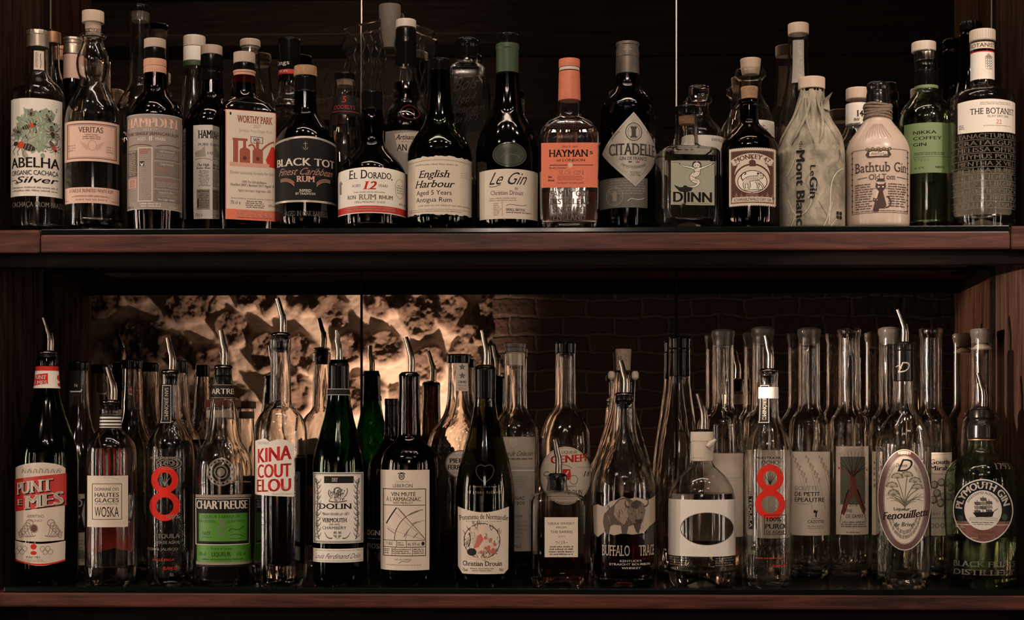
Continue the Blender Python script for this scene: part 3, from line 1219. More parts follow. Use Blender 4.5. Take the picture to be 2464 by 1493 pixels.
def hampden(cx, Y, full, label, dy):
    b = Bottle('U', cx, [(108 + dy, 22), (212 + dy, 29), (224 + dy, 36), (240 + dy, 54), (262 + dy, 65), (280 + dy, 66), (500, 66), (None, 62)], 'rum_bottle', label, 'brown', Y=Y, lim=22)
    b.liq(226 + dy, 'dark')
    b.cap('screw_cap', [(90 + dy, 26), (112 + dy, 26)], M['cream'], 0.03, ribn=2)
    return b


b = hampden(373, None, 1, 'dark brown bottle with a cream ribbed cap and grey label headed in large white letters', 0)
b.cap('neck_foil', [(112, 25), (139, 25.5)], M['blackplastic'])
b.cap('neck_band', [(139, 27), (156, 27.4), (157, 26), (160, 27.2), (173, 27)], M['pinkband'])
L = b.lab(308, 274, 436, 504, P('taupe_paper', (0.24, 0.195, 0.165), 0.55, var=0.08))
L.rect(308, 274, 436, 276, (0.4, 0.36, 0.3)); L.rect(308, 502, 436, 504, (0.4, 0.36, 0.3))
L.T('HAMPDEN', 311, 284, 425, 306, (0.62, 0.40, 0.31), bold=1.0, serif=1)
L.T('ESTATE', 345, 309, 380, 315, WI, serif=1, bold=0.3)
L.T('PURE SINGLE JAMAICAN RUM', 312, 318, 427, 325, BRN, serif=1, bold=0.3)
L.T('AGED', 332, 331, 352, 338, WI, serif=1); L.T('8', 359, 328, 367, 339, WI, bold=0.8, serif=1); L.T('YEARS', 372, 331, 397, 338, WI, serif=1)
L.curve([(312, 350), (340, 344), (365, 352)], 2, BRN); L.curve([(430, 350), (402, 344), (377, 352)], 2, BRN)
L.rect(311, 361, 332, 424, (0.11, 0.085, 0.07)); L.T('The High Ester', 312, 362, 330, 366, WI, bold=.3); L.LN(312, 370, 331, 422, 12, (0.34, 0.29, 0.24), 0.8)
L.frame(334, 355, 367, 485, 1.6, WI); L.LN(338, 359, 363, 372, 3, (0.4, 0.08, 0.05), 0.7); L.LN(338, 376, 363, 480, 22, (0.36, 0.31, 0.26), 0.7)
L.rect(338, 388, 348, 400, (0.03, 0.02, 0.02)); L.poly([(339, 390), (343, 396), (347, 390), (345, 399), (341, 399)], WI)
for ya, yb in ((358, 384), (389, 422), (427, 452), (457, 484)):
    L.rect(371, ya, 430, yb, (0.17, 0.135, 0.115))
L.T('Still Fermentation', 384, 361, 418, 366, WI, bold=.3); L.T('Only Pot Still', 384, 392, 416, 397, WI, bold=.3)
L.T('Tropical Ageing', 382, 430, 418, 435, (0.45, 0.12, 0.08), bold=.3); L.T('Natural Colour', 382, 460, 416, 465, WI, bold=.3); L.T('No sugar added', 380, 477, 418, 482, WI, bold=.3)
L.LN(374, 369, 428, 382, 3, (0.30, 0.25, 0.21), 0.8, 'c'); L.LN(374, 437, 428, 451, 3, (0.30, 0.25, 0.21), 0.8, 'c'); L.LN(374, 467, 428, 475, 2, (0.3, 0.25, 0.21), 0.8, 'c')
L.curve([(378, 405), (383, 398), (381, 415), (390, 402), (395, 412), (402, 404)], 1.6, (0.45, 0.1, 0.06))
L.rect(312, 429, 331, 452, (0.45, 0.27, 0.2)); L.LN(314, 432, 329, 450, 5, BRN, 0.6, 'c'); L.LN(312, 456, 331, 484, 7, (0.34, 0.29, 0.24), .8)
L.LN(332, 489, 394, 500, 2, WI, 0.7, 'c'); L.T('70cl e', 311, 494, 324, 500, BRN); L.T('46%vol', 404, 493, 425, 500, WI, bold=.2)
L.done()

b = hampden(509, 0.128, 0, 'dark bottle with a narrow cream label half hidden behind the slanted brown bottle', 16)
b.cap('neck_foil', [(128, 26), (160, 27), (161, 25.5), (170, 25.5), (171, 27), (190, 27), (196, 24)], M['blackplastic'])
L = b.lab(467, 301, 552, 527, 'white')
L.T('HAMPDEN', 478, 314, 545, 333, INK, bold=1.1, serif=1)
L.T('PURE SINGLE', 478, 345, 540, 351, INK, serif=1, bold=.3); L.T('10', 500, 366, 512, 372, INK)
L.poly([(470, 366), (486, 360), (494, 350), (496, 378), (472, 378)], (0.42, 0.36, 0.29)); L.curve([(470, 384), (490, 378), (510, 386)], 1.5, GRY)
L.T('The High', 476, 394, 504, 400, INK, bold=.8, serif=1); L.T('Ester Run', 475, 402, 506, 407, INK, bold=.8, serif=1)
L.LN(478, 410, 506, 450, 11, INK, 0.6, 'c'); L.rect(475, 456, 505, 505, (0.30, 0.26, 0.21)); L.T('Fully Matured', 476, 458, 503, 463, INK, bold=.8, serif=1); L.LN(480, 466, 504, 502, 9, INK, .6, 'c')
L.curve([(479, 478), (476, 486), (480, 494), (477, 500)], 3, INK)
L.T('70cl e', 471, 514, 488, 521, INK)
L.done()
L = b.lab(443, 304, 449, 524, 'cream', 'side_label')
L.T('HAMPDEN', 444, 312, 448.5, 380, BRN, bold=1, serif=1, rot=1)
L.done()

b = Bottle('U', 588, [(150, 24, 0), (222, 28, 0), (232, 34, .1), (246, 56, .7), (262, 66, 1), (272, 68, 1), (520, 68, 1), (None, 66, 1)], 'rum_bottle',
           'squarish dark brown bottle turned aside, its cream label drawn with copper stills', 'brown', q=0.6, dr=0.9, rot=24, Y=0.062, lim=14, kx=1.19, fc=601)
b.cap('screw_cap', [(123, 26), (149, 26)], M['cream'])
b.cap('neck_foil', [(149, 24), (167, 25)], M['blackplastic'])
b.cap('neck_band', [(167, 27), (172, 27), (173, 25.5), (198, 26)], M['pinkband'])
b.liq(215, 'dark')
L = b.lab(552, 266, 655, 530, 'coral')
L.rect(554, 267.5, 653.5, 505, PAPER['cream'])
CO = (0.30, 0.075, 0.04)
L.ell(562, 276, 2, 4, INK, 10)
L.T('WORTHY PARK', 575, 279, 647, 296, CO, bold=1.0, serif=1)
L.T('2007', 607, 299, 623, 307, (0.34, 0.2, 0.15), serif=1)
L.T('Jamaica Pure Single Rum', 579, 311, 645, 318, (0.3, 0.2, 0.15), shear=.2)
L.frame(602, 328, 627, 344, 1.2, INK); L.T('WPL', 607, 332, 622, 340, INK, bold=.8, serif=1)
for x0, y0, x1, y1 in ((567, 338, 577, 392), (580, 362, 601, 392), (606, 366, 627, 394), (566, 334, 596, 340)):
    L.rect(x0, y0, x1, y1, CO)
for x0, w_ in ((580, 21), (606, 21)):
    L.ell(x0 + w_ / 2, 364, w_ / 2, 8, CO); L.rect(x0 + 7, 340, x0 + 13, 360, CO); L.ell(x0 + w_ / 2, 381, 4, 5, (0.1, 0.03, 0.02))
L.curve([(598, 352), (608, 340), (612, 362)], 4, CO); L.curve([(622, 364), (634, 345), (643, 340), (650, 338)], 4, CO)
L.poly([(640, 362), (644, 350), (650, 350), (653, 364), (653, 402), (636, 398), (633, 382)], (0.50, 0.03, 0.015))
L.rect(560, 392, 640, 402, (0.55, 0.30, 0.22))
L.T('Distilled exclusively Forsyths Pot Stills', 560, 413, 649, 420, (0.2, 0.12, 0.09), shear=.2)
L.T('100% Pot Still distillation', 585, 435, 634, 441, INK, bold=.3); L.T('Distilled 2007 | Bottled 2017 Aged 10', 562, 443, 650, 449, INK, bold=.3)
L.T('Aged in the tropics / Angel share : 50%', 577, 456, 643, 462, INK)
L.LN(563, 477, 650, 482, 1, GRY, 1); L.T('70 cl e', 562, 485, 582, 493, INK); L.LN(592, 483, 630, 502, 4, INK, .7, 'c'); L.T('59%vol', 638, 490, 652, 496, INK)
L.T('HABITATION VELIER', 575, 509, 645, 520, (0.62, 0.3, 0.22), bold=.8, serif=1); L.LN(575, 523, 645, 527, 1, BRN, 1)
L.done()

b = Bottle('U', 735, [(182, 22), (262, 28), (272, 31), (286, 44), (308, 64), (332, 73), (350, 74), (530, 74), (None, 68)], 'rum_bottle',
           'dark bottle with a wooden cork top and black label edged in silver', 'black', Y=0.062, lim=24)
b.liq(300, 'dark')
b.cap('cork_top', [(155, 27), (179, 28)], M['cork'])
b.cap('neck_foil', [(179, 25), (184, 26), (216, 26), (218, 28)], M['blackplastic'])
arc = lambda x0, x1, y, s_: [(x0 + (x1 - x0) * i / 16, y - s_ * (1 - ((i - 8) / 8) ** 2)) for i in range(17)]
L = b.lab(662, 332, 808, 487, None)
L.poly(arc(662, 808, 338, 11) + arc(808, 662, 487, 0), PAPER['silver'])
L.poly(arc(663, 807, 344, 12) + arc(807, 663, 482, 0), PAPER['black'])
L.T('BLACK TOT', 669, 381, 802, 399, WI, bold=.7)
L.T('Finest Caribbean', 673, 404, 796, 421, (0.55, 0.30, 0.22), shear=.5, bold=.1)
L.T('RUM', 714, 424, 757, 438, (0.60, 0.34, 0.26), bold=.9, serif=1)
for d in (-1, 1):
    for i in range(3):
        L.curve([(735 + d * 26, 440 + i * 4), (735 + d * 38, 426 + i * 3), (735 + d * 58, 430 + i * 3)], 1.3, ROSE)
L.T('INSPIRED', 721, 456, 749, 462, WI, serif=1); L.T('BY TRADITION', 712, 464, 758, 469, WI, serif=1)
L.line([(735, 342), (735, 358)], 2, GRY); L.ring(735, 354, 6, 7, 1.6, GRY, a0=0, a1=180); L.line([(730, 346), (740, 346)], 1.6, GRY)
L.done()
L = b.lab(690, 505, 780, 522, None, 'embossing')
L.T('AGED IN OAK BARRELS', 688, 508, 786, 520, (0.10, 0.08, 0.07), bold=.3, serif=1)
L.done()

b = Bottle('U', 895, [(262, 24), (272, 27), (285, 29), (305, 29), (330, 28), (348, 33), (362, 48), (380, 68), (400, 80), (418, 83.5), (530, 83), (None, 78)], 'rum_bottle',
           'squat dark bottle with a black cap and white label edged with a red band', 'black', lim=24)
b.liq(350, 'dark')
b.cap('cap', [(217, 25), (222, 25.5), (258, 25), (262, 26)], M['blackplastic'])
L = b.lab(815, 404, 976, 516, None)
L.poly(arc(815, 976, 408, 6) + arc(976, 815, 516, 3), PAPER['white'])
L.poly(arc(815, 976, 498, 3) + arc(976, 815, 514, 3), PAPER['red'])
L.T('E', 841, 409, 851, 430, INK, bold=.5, serif=1); L.T('L', 852, 415, 861, 430, INK, bold=.5, serif=1); L.T('D', 868, 409, 884, 430, INK, bold=.5, serif=1); L.T('ORADO', 885, 415, 940, 430, INK, bold=.5, serif=1); L.rect(940, 429, 943, 432, INK)
L.T('AGED', 848, 444, 868, 450, INK, serif=1); L.T('12', 874, 437, 904, 456, RED, bold=.9, shear=.3, serif=1); L.T('YEARS', 909, 444, 932, 450, INK, serif=1)
L.LN(853, 461, 928, 466, 1, GRY, 1); L.T('RON', 838, 470, 858, 479, INK, bold=.5, serif=1); L.T('RUM', 864, 468, 906, 481, GRY, bold=.8, serif=1); L.T('RHUM', 911, 470, 944, 479, INK, bold=.5, serif=1)
L.T('VIEILLI PENDANT 12 ANS', 854, 484, 926, 489, INK); L.ring(960, 450, 11, 24, 1, GRY); L.LN(952, 440, 970, 464, 4, GRY, .7, 'c')
L.rect(819, 440, 824, 464, GRY); L.poly([(818, 440), (822, 430), (827, 440)], GRY)
L.LN(836, 498, 950, 509, 2, (0.35, 0.2, .15), 1, hh=.5); L.T('40% vol', 958, 484, 974, 490, INK)
L.done()
b.cap('foot_ring', [(535, 84.2), (538, 84.2)], GL['black'])

b = Bottle('U', 1058, [(142, 22), (160, 25), (200, 26), (245, 29), (285, 35), (304, 46), (322, 62), (345, 75), (362, 77.5), (530, 77), (None, 70)], 'rum_bottle',
           'dark green bottle with a torn-edged cream label in slanted script', 'deep', lim=26)
b.liq(296, 'dark')
b.cap('neck_foil', [(138, 24), (142, 25), (166, 25.5)], M['blackplastic'])
rnd = random.Random(5)
tp = [(982 + i * 6.1, 379 + rnd.uniform(-2, 2) - 3 * (1 - ((i - 12) / 12) ** 2)) for i in range(26)]
bt_ = [(1134.5 - i * 6.1, 516 + rnd.uniform(-2, 2)) for i in range(26)]
L = b.lab(982, 379, 1134, 516, 'cream', shape=tp + bt_)
L.curve([(984, 390), (1058, 380), (1133, 390)], 2, (0.33, 0.27, 0.2)); L.line([(984, 504), (1133, 504)], 1.6, (0.33, 0.27, 0.2))
L.LN(1000, 394, 1100, 400, 1, GRY, 1)
L.T('English', 1008, 410, 1080, 427, INK, bold=.4, shear=.35, serif=1); L.T('Harbour', 1000, 434, 1090, 451, INK, bold=.4, shear=.35, serif=1)
L.T('Aged 5 Years', 1004, 458, 1086, 469, INK, bold=.1); L.T('Antigua Rum', 1003, 475, 1086, 486, INK, bold=.1)
L.LN(1008, 493, 1130, 499, 1, GRY, 1); L.LN(988, 507, 1110, 512, 1, GRY, 1); L.LN(1108, 412, 1130, 428, 3, (0.4, 0.34, 0.27), .7)
L.done()

b = Bottle('U', 1221, [(100, 24), (176, 27), (230, 31), (262, 37), (282, 50), (306, 64), (335, 74), (355, 76), (530, 75), (None, 70)], 'gin_bottle',
           'dark round bottle with green neck foil, oval glass seal and cream label', 'black', lim=26)
b.liq(280, 'dark')
b.cap('stopper', [(77, 25), (82, 26.5), (101, 26)], M['blackplastic'])
b.cap('neck_foil', [(101, 28), (112, 28), (114, 27), (176, 27)], M['greenfoil'])
L = b.lab(1186, 344, 1268, 402, None, 'glass_seal')
L.ell(1226, 372, 40, 30, GL['olive']); L.ring(1226, 372, 40, 30, 3, P('seal_glass', (0.05, 0.06, 0.045), 0.2)); L.ell(1226, 372, 36, 26, P('seal_face', (0.035, 0.042, 0.03), 0.25))
L.curve([(1206, 380), (1215, 355), (1225, 385), (1240, 362), (1250, 380)], 2, (0.07, 0.08, 0.06))
L.done()
L = b.lab(1155, 408, 1293, 526, None)
L.poly(arc(1155, 1293, 409, 2) + arc(1293, 1155, 526, -1), PAPER['cream'])
L.T('Le Gin', 1178, 415, 1260, 444, INK, shear=.5, bold=-.5); L.curve([(1178, 448), (1190, 452), (1206, 444)], 1.4, INK)
L.T('de', 1238, 450, 1246, 457, INK); L.T('Christian Drouin', 1182, 459, 1258, 469, INK, serif=1)
L.LN(1178, 476, 1244, 486, 2, GRY, .8, 'c'); L.LN(1188, 488, 1207, 520, 7, GRY, .6); L.line([(1209, 480), (1209, 520)], 1, GRY)
L.curve([(1218, 496), (1230, 486), (1245, 500), (1266, 492)], 1, INK); L.T('SMALL BATCH', 1217, 502, 1262, 508, INK, bold=.5, serif=1); L.LN(1218, 510, 1278, 515, 1, INK, 1)
L.done()

b = Bottle('U', 1370, [(158, 23, 0), (272, 27, 0), (280, 34, .1), (290, 52, .5), (304, 66, .8), (318, 71, 1), (440, 71, 1), (530, 70, 1), (None, 67, 1)], 'gin_bottle',
           'clear square-shouldered bottle with a bright coral label and coral neck foil', q=0.55, dr=0.72, lim=12)
b.liq(300, 'water')
b.cap('stopper', [(140, 25.5), (160, 25.5)], M['coral'])
b.cap('stopper_collar', [(160, 24), (168, 25)], M['white'])
b.cap('neck_foil', [(170, 25), (176, 25.5), (240, 27)], M['coral'])
L = b.lab(1303, 344, 1437, 452, 'coral')
L.T('SINCE 1863', 1353, 351, 1390, 356, INK, serif=1); L.T('HAYMAN', 1321, 361, 1415, 378, INK, bold=.7, serif=1); L.T('s', 1418, 361, 1426, 372, INK, bold=.4, serif=1)
L.T('of LONDON', 1340, 383, 1408, 389, INK, bold=.3, serif=1); L.line([(1323, 398), (1427, 398)], 1.6, INK); L.ell(1372, 398, 6, 6, (.6, .4, .3))
L.T('Family Distilled', 1322, 402, 1362, 407, INK, shear=.2); L.T('SLOE GIN', 1345, 411, 1404, 421, (0.75, 0.3, 0.2), bold=.3, serif=1)
L.LN(1340, 424, 1405, 436, 3, (0.25, 0.06, 0.04), .8, 'c'); L.LN(1320, 424, 1336, 440, 2, INK, .8); L.T('PRODUCT OF ENGLAND', 1342, 439, 1404, 443, INK); L.T('H', 1410, 414, 1424, 434, (0.55, 0.17, 0.09), serif=1)
L.done()
L = b.lab(1320, 460, 1420, 535, None, 'embossing')
for i, t_ in enumerate(('FAMILY GIN', 'DISTILLERS', 'SINCE 1863', 'ENGLAND')):
    L.T(t_, 1323 + (i > 1) * 8, 460 + i * 19, 1416 - (i > 1) * 8, 473 + i * 19, (0.16, 0.13, 0.11), bold=.4, serif=1)
L.done()

b = Bottle('U', 1510, [(100, 23), (176, 26), (200, 28), (212, 36), (226, 52), (246, 64), (262, 66), (530, 66), (None, 61)], 'gin_bottle',
           'dark fluted bottle wearing a silver diamond label', 'blue', Y=0.078, lim=20, ribs=0.03, seg=72)
b.liq(262, 'dark', gap=0.003)
b.cap('screw_cap', [(97, 28), (104, 28), (105, 26.5), (118, 27), (119, 28), (132, 28), (133, 27), (142, 27.5), (174, 28.5)], P('pewter_foil', (0.13, 0.11, 0.09), 0.4, 0.6, var=0.2, scale=80), 0)
L = b.lab(1478, 142, 1538, 170, None, 'cap_print')
L.T('1 Phiole', 1500, 150, 1534, 161, (0.36, 0.32, 0.26), bold=.4, serif=1); L.done()
L = b.lab(1445, 428, 1556, 500, P('slate_paper', (0.10, 0.095, 0.08), 0.5, var=.1), 'lower_label', lift=0.0012)
L.LN(1465, 432, 1552, 470, 6, (0.25, 0.23, 0.19), .7, 'c'); L.ring(1480, 472, 20, 23, 2, (0.25, 0.23, 0.19)); L.ring(1480, 472, 15, 18, 1, (0.25, 0.23, 0.19)); L.rect(1475, 462, 1485, 484, (0.25, 0.23, 0.19))
L.curve([(1510, 485), (1520, 470), (1530, 488), (1548, 476)], 1.2, WI); L.done()
SF, DK = P('pale_foil', (0.40, 0.365, 0.305), 0.4, 0.25, var=0.12, scale=70), (0.05, 0.045, 0.038)
L = b.lab(1450, 272, 1578, 450, None, 'diamond_label', lift=0.0018)
L.poly([(1524, 270), (1573, 352), (1576, 362), (1528, 450), (1452, 366), (1456, 356)], SF)
G2 = (0.27, 0.245, 0.20)
L.line([(1524, 276), (1572, 358), (1528, 443), (1457, 362), (1524, 276)], 1.2, G2)
L.ring(1524, 318, 19, 22, 2, DK); L.ring(1524, 318, 14, 17, 1, DK); L.rect(1519, 308, 1529, 330, DK); L.rect(1517, 305, 1531, 311, DK); L.rect(1517, 328, 1531, 332, DK)
L.TA('ORIGINAL', 1524, 365, 56, -62, -32, 6, DK, .2); L.TA('SINCE 1771', 1524, 365, 56, 30, 58, 6, DK, .2)
L.T('CITADELLE', 1468, 346, 1571, 374, DK, bold=.8, serif=1); L.T('GIN DE FRANCE', 1491, 378, 1553, 386, DK, bold=.5, serif=1)
L.rect(1512, 389, 1520, 392, DK); L.rect(1529, 389, 1537, 392, (0.3, 0.05, 0.03)); L.TA('CHATEAU DE BONBONNET', 1524, 350, 56, 212, 148, 6, DK, .2, inside=True)
L.LN(1516, 414, 1540, 426, 3, DK, .7, 'c'); L.ring(1526, 404, 26, 20, 1, G2, a0=0, a1=180)
for i in range(30):
    a, r = rnd.uniform(0, 6.28), rnd.uniform(34, 56)
    x, y = 1524 + r * cos(a) * .9, 360 + r * 1.3 * sin(a)
    if abs(x - 1524) / 72 + abs(y - 360) / 88 < 0.9 and not 344 < y < 392:
        L.ring(x, y, 3, 3, .9, G2, 10)
L.done()

b = Bottle('U', 1652, [(256, 25, 0), (330, 28, 0), (344, 29, 0), (350, 33, .4), (353, 62, 1), (360, 71.5, 1), (500, 71.5, 1), (536, 70.5, 1), (None, 67, 1)], 'gin_bottle',
           'clear cube-shaped bottle with a black cap, label of a lamp genie drawn in black', 'clear', q=0.8, dr=0.9, rot=8, Y=0.052, lim=6, wall=6, foot=20, fc=1643, kx=1.0)
b.liq(372, 'water')
b.cap('cap', [(253, 29), (258, 29.5), (273, 29)], M['blackplastic'])
b.cap('cork_plug', [(279, 19), (298, 18)], M['cork'])
L = b.lab(1591, 388, 1696, 494, 'sage')
GB = (0.12, 0.14, 0.10)
for w_, col_ in ((0, INK), (-2.4, WI)):
    L.curve([(1646, 406), (1634, 402), (1616, 400)], 7 + w_, col_, 4 + w_ * .8)
    L.curve([(1660, 406), (1674, 402), (1690, 393)], 7 + w_, col_, 4 + w_ * .8)
    L.ell(1653, 398, 9 + w_ / 2, 8 + w_ / 2, col_, 18)
    L.curve([(1653, 406), (1658, 416), (1648, 424)], 17 + w_, col_, 13 + w_)
    L.curve([(1648, 420), (1634, 430), (1648, 440), (1660, 436)], 15 + w_, col_, 11 + w_)
    L.curve([(1656, 434), (1662, 446), (1646, 452), (1634, 450)], 9 + w_, col_, 4 + w_ * .8)
for d_ in (-1, 1):
    L.curve([(1653 + d_ * 2, 390), (1653 + d_ * 12, 390), (1653 + d_ * 10, 404)], 3, INK, 1.4)
    L.ell(1653 + d_ * 3, 398, 1.2, 1.4, INK, 8); L.curve([(1653 + d_ * 1, 412), (1653 + d_ * 6, 416), (1653 + d_ * 7, 410)], 1, INK)
L.line([(1650, 403), (1656, 403)], 1, INK); L.curve([(1640, 424), (1650, 430), (1654, 424)], 1, INK); L.curve([(1640, 436), (1648, 432), (1656, 438)], 1, INK)
L.line([(1614, 397), (1610, 394)], 2, INK); L.line([(1690, 396), (1694, 391)], 2, INK)
L.poly([(1602, 452), (1598, 446), (1612, 452), (1630, 450), (1644, 452), (1640, 460), (1626, 464), (1612, 462)], INK); L.ell(1625, 450, 5, 3, INK, 12)
L.T('DJINN', 1596, 463, 1690, 487, INK, bold=1.1)
L.LN(1596, 489, 1690, 492, 1, GB, 1); L.LN(1595, 391, 1616, 394, 1, GB, 1)
L.done()

b = Bottle('U', 1803, [(236, 25), (245, 27), (249, 23), (288, 22), (296, 25), (308, 42), (326, 62), (342, 69), (530, 69), (None, 64)], 'gin_bottle',
           'brown apothecary bottle with a cork and perforated stamp label of a monkey', 'brown', lim=18)
b.liq(322, 'dark')
b.cap('cork', [(206, 20), (209, 21), (236, 18.5)], M['cork'])
st = [(1756, 357)]
for i in range(27):
    st += [(1756 + i * 4 + 2, 354.5), (1756 + i * 4 + 4, 357.5)]
for i in range(34):
    st += [(1866, 357 + i * 4 + 2), (1863.5, 357 + i * 4 + 4)]
for i in range(27):
    st += [(1864 - i * 4 - 2, 496.5), (1864 - i * 4 - 4, 493.5)]
L = b.lab(1756, 357, 1864, 494, 'cream', shape=st)
MB_, MC = (0.085, 0.035, 0.022), PAPER['cream']
L.rect(1760, 362, 1860, 489, MB_); L.frame(1761, 363, 1859, 488, .8, (0.3, 0.2, 0.14))
L.ell(1810, 425, 42, 46, MC); L.ring(1810, 432, 44, 38, 4, MB_)
L.ring(1810, 462, 93, 93, 16, MC, 40, 237, 303)
L.TA('MONKEY 47', 1810, 462, 79.5, -29, 29, 11, MB_, .9, serif=1)
L.ell(1810, 437, 35, 27, (0.12, 0.05, 0.03)); L.ell(1810, 437, 33, 25, PAPER['white'])
L.curve([(1794, 434), (1778, 436), (1780, 412), (1796, 408), (1800, 420), (1791, 420)], 2.4, INK)
for w_, col_ in ((0, INK), (-2.6, PAPER['cream'])):
    for p_, a_, b_ in (([(1794, 437), (1788, 446), (1794, 455)], 8, 5), ([(1800, 438), (1806, 448), (1800, 455)], 8, 5), ([(1818, 436), (1826, 444), (1822, 455)], 7, 5), ([(1822, 436), (1834, 444), (1836, 454)], 7, 5)):
        L.curve(p_, a_ + w_, col_, b_ + w_)
    L.curve([(1792, 440), (1800, 426), (1814, 432), (1826, 428)], 15 + w_, col_, 11 + w_)
    L.ell(1829, 424, 8 + w_ / 2, 7.5 + w_ / 2, col_, 18)
L.ell(1823, 418, 2.4, 2.4, INK, 10); L.ell(1831, 425, 4.6, 4, (0.62, .52, .4), 14); L.ell(1829.5, 423, 1.1, 1.2, INK, 8); L.ell(1833.5, 423, 1.1, 1.2, INK, 8); L.line([(1829, 428), (1834, 427.5)], .9, INK)
for x_ in range(1796, 1824, 4):
    L.line([(x_, 428), (x_ + 2, 433)], .8, INK)
L.line([(1790, 458), (1834, 457)], 1.5, INK); L.rect(1803, 392, 1818, 401, MB_); L.ell(1810, 391, 8, 6, MB_, 12); L.line([(1810, 380), (1810, 388)], 2, MB_)
L.frame(1764, 385, 1778, 397, 1, MC); L.T('PUR', 1766, 388, 1776, 394, MC); L.frame(1843, 385, 1857, 397, 1, MC); L.T('UNI', 1845, 388, 1855, 394, MC)
for i in range(8):
    x = 1768 + i * 12
    L.poly([(x, 476), (x + 5, 460 + (i % 3) * 4), (x + 10, 476)], (0.2, 0.11, 0.075))
L.poly([(1764, 474), (1856, 474), (1858, 486), (1762, 486)], MC); L.T('SCHWARZWALD DRY GIN', 1767, 476.5, 1854, 484, MB_, bold=.6)
L.done()

b = Bottle('U', 1953, [(214, 27), (224, 29), (244, 33), (270, 40), (296, 54), (322, 70), (346, 78), (362, 79), (None, 79)], 'gin_bottle',
           'bottle wrapped in a crumpled printed map with a pale wooden cap', None, lim=20)
b.cap('wooden_cap', [(182, 31), (184, 32), (208, 32), (210, 31)], M['birch'])
b.cap('cap_collar', [(210, 28), (217, 28)], M['blackplastic'])
MP = wood('map_paper', (0.13, 0.12, 0.085), (0.38, 0.34, 0.26), 0.6, (1, 1, 0.8), 30, 0.7, 0.0, 0.3)
pr = [(z, r, 0) for z, r, q in b.out]
pr = [(z, r * k_, 0) for z, r, q in pr for k_ in (1,)]
dense = []
for (z0_, r0_, _a), (z1_, r1_, _b) in zip(pr, pr[1:]):
    n_s = max(1, int(abs(z0_ - z1_) / 0.004))
    dense += [(z0_ + (z1_ - z0_) * i / n_s, r0_ + (r1_ - r0_) * i / n_s, 0) for i in range(n_s)]
dense.append(pr[-1])
dense += [(0.0, dense[-1][1] * 0.5, 0), (0.0, 0, 0)]
v, f, ro = rings(dense, 128)
vv = []
zt = dense[0][0]
for x, y, z in v:
    r = math.hypot(x, y)
    th = math.atan2(y, x)
    up = min(1, max(0, (z - 0.095) / 0.06))
    n1 = math.sin(th * 7 + 40 * z + 2 * math.sin(60 * z)) * 0.5 + math.sin(th * 13 - 70 * z) * 0.35 + math.sin(th * 23 + 110 * z) * 0.25
    fold = abs(n1) ** 0.7 * (1 if n1 > 0 else -1)
    rr = 1 + up * 0.115 * fold * min(1, 0.7 + (zt - z) * 10) + 0.006 * n1
    zz = z + (0.010 * max(0, math.sin(th * 5 + 1.2) + 0.6 * math.sin(th * 11)) if z > zt - 0.004 else 0)
    vv.append((x * rr, y * rr, zz))
o = mesh_obj('map_wrapper', vv, f, MP, None, b.root, sharp=0)
fz = lambda x, y, d: ((x - 1953) * b.k, d, b.zrow(y, 30))
fv = [fz(1978, 262, -0.018), fz(1986, 236, -0.017), fz(2002, 222, -0.014), fz(1994, 240, -0.012), fz(1996, 268, -0.016), fz(1984, 240, -0.010), fz(1990, 262, -0.008)]
mesh_obj('paper_flap', fv, [(0, 1, 3, 4), (1, 2, 3), (5, 6, 4, 3), (5, 3, 2), (1, 5, 2), (0, 6, 5, 1), (0, 4, 6)], MP, None, b.root, sharp=20)
for i in range(5):
    a0_ = -0.9 + i * 0.42
    zs_ = [b.zrow(232 + q * 24, 40) for q in range(6)]
    pts_ = [((float(np.interp(z_, b.zz, b.rr)) * 1.05) * sin(a0_ + 0.11 * q * (1 if i % 2 else -1)), -(float(np.interp(z_, b.zz, b.rr)) * 1.05) * cos(a0_ + 0.11 * q * (1 if i % 2 else -1)), z_) for q, z_ in enumerate(zs_)]
    v, f = tube(pts_, [0.0006, 0.0022, 0.0026, 0.0024, 0.0018, 0.0005], 8)
    mesh_obj('paper_fold', v, f, MP, None, b.root, sharp=0)
L = b.lab(1880, 300, 2030, 540, None, 'wrapper_print', lift=0.0009)
for i in range(16):
    rnd2 = random.Random(i)
    x, y = rnd2.uniform(1885, 2020), rnd2.uniform(350, 530)
    L.curve([(x, y), (x + rnd2.uniform(-30, 30), y + 30), (x + rnd2.uniform(-30, 30), y + 50)], 1.6, (0.20, 0.19, 0.15) if i % 2 else (0.45, 0.42, 0.34))
L.curve([(2026, 400), (1985, 425), (2000, 470), (1992, 540)], 2.4, (0.47, 0.44, 0.36))
for i in range(12):
    rnd2 = random.Random(i + 50)
    x, y = rnd2.uniform(1888, 2006), rnd2.uniform(330, 520)
    L.LN(x, y, x + 16, y + 3, 1, GRY, 1)
L.T('du', 1925, 338, 1933, 358, INK, rot=1)
L.T('Mont Blanc', 1918, 360, 1937, 542, INK, bold=1.0, rot=1)
L.T('Le', 1950, 398, 1962, 424, INK, rot=1, bold=.2); L.T('Gin', 1949, 426, 1966, 478, INK, bold=.9, rot=1)
for d in ((0, 0), (7, 0), (0, 10), (7, 10)):
    L.rect(2010 + d[0], 507 + d[1], 2015 + d[0], 515 + d[1], INK)
L.done()

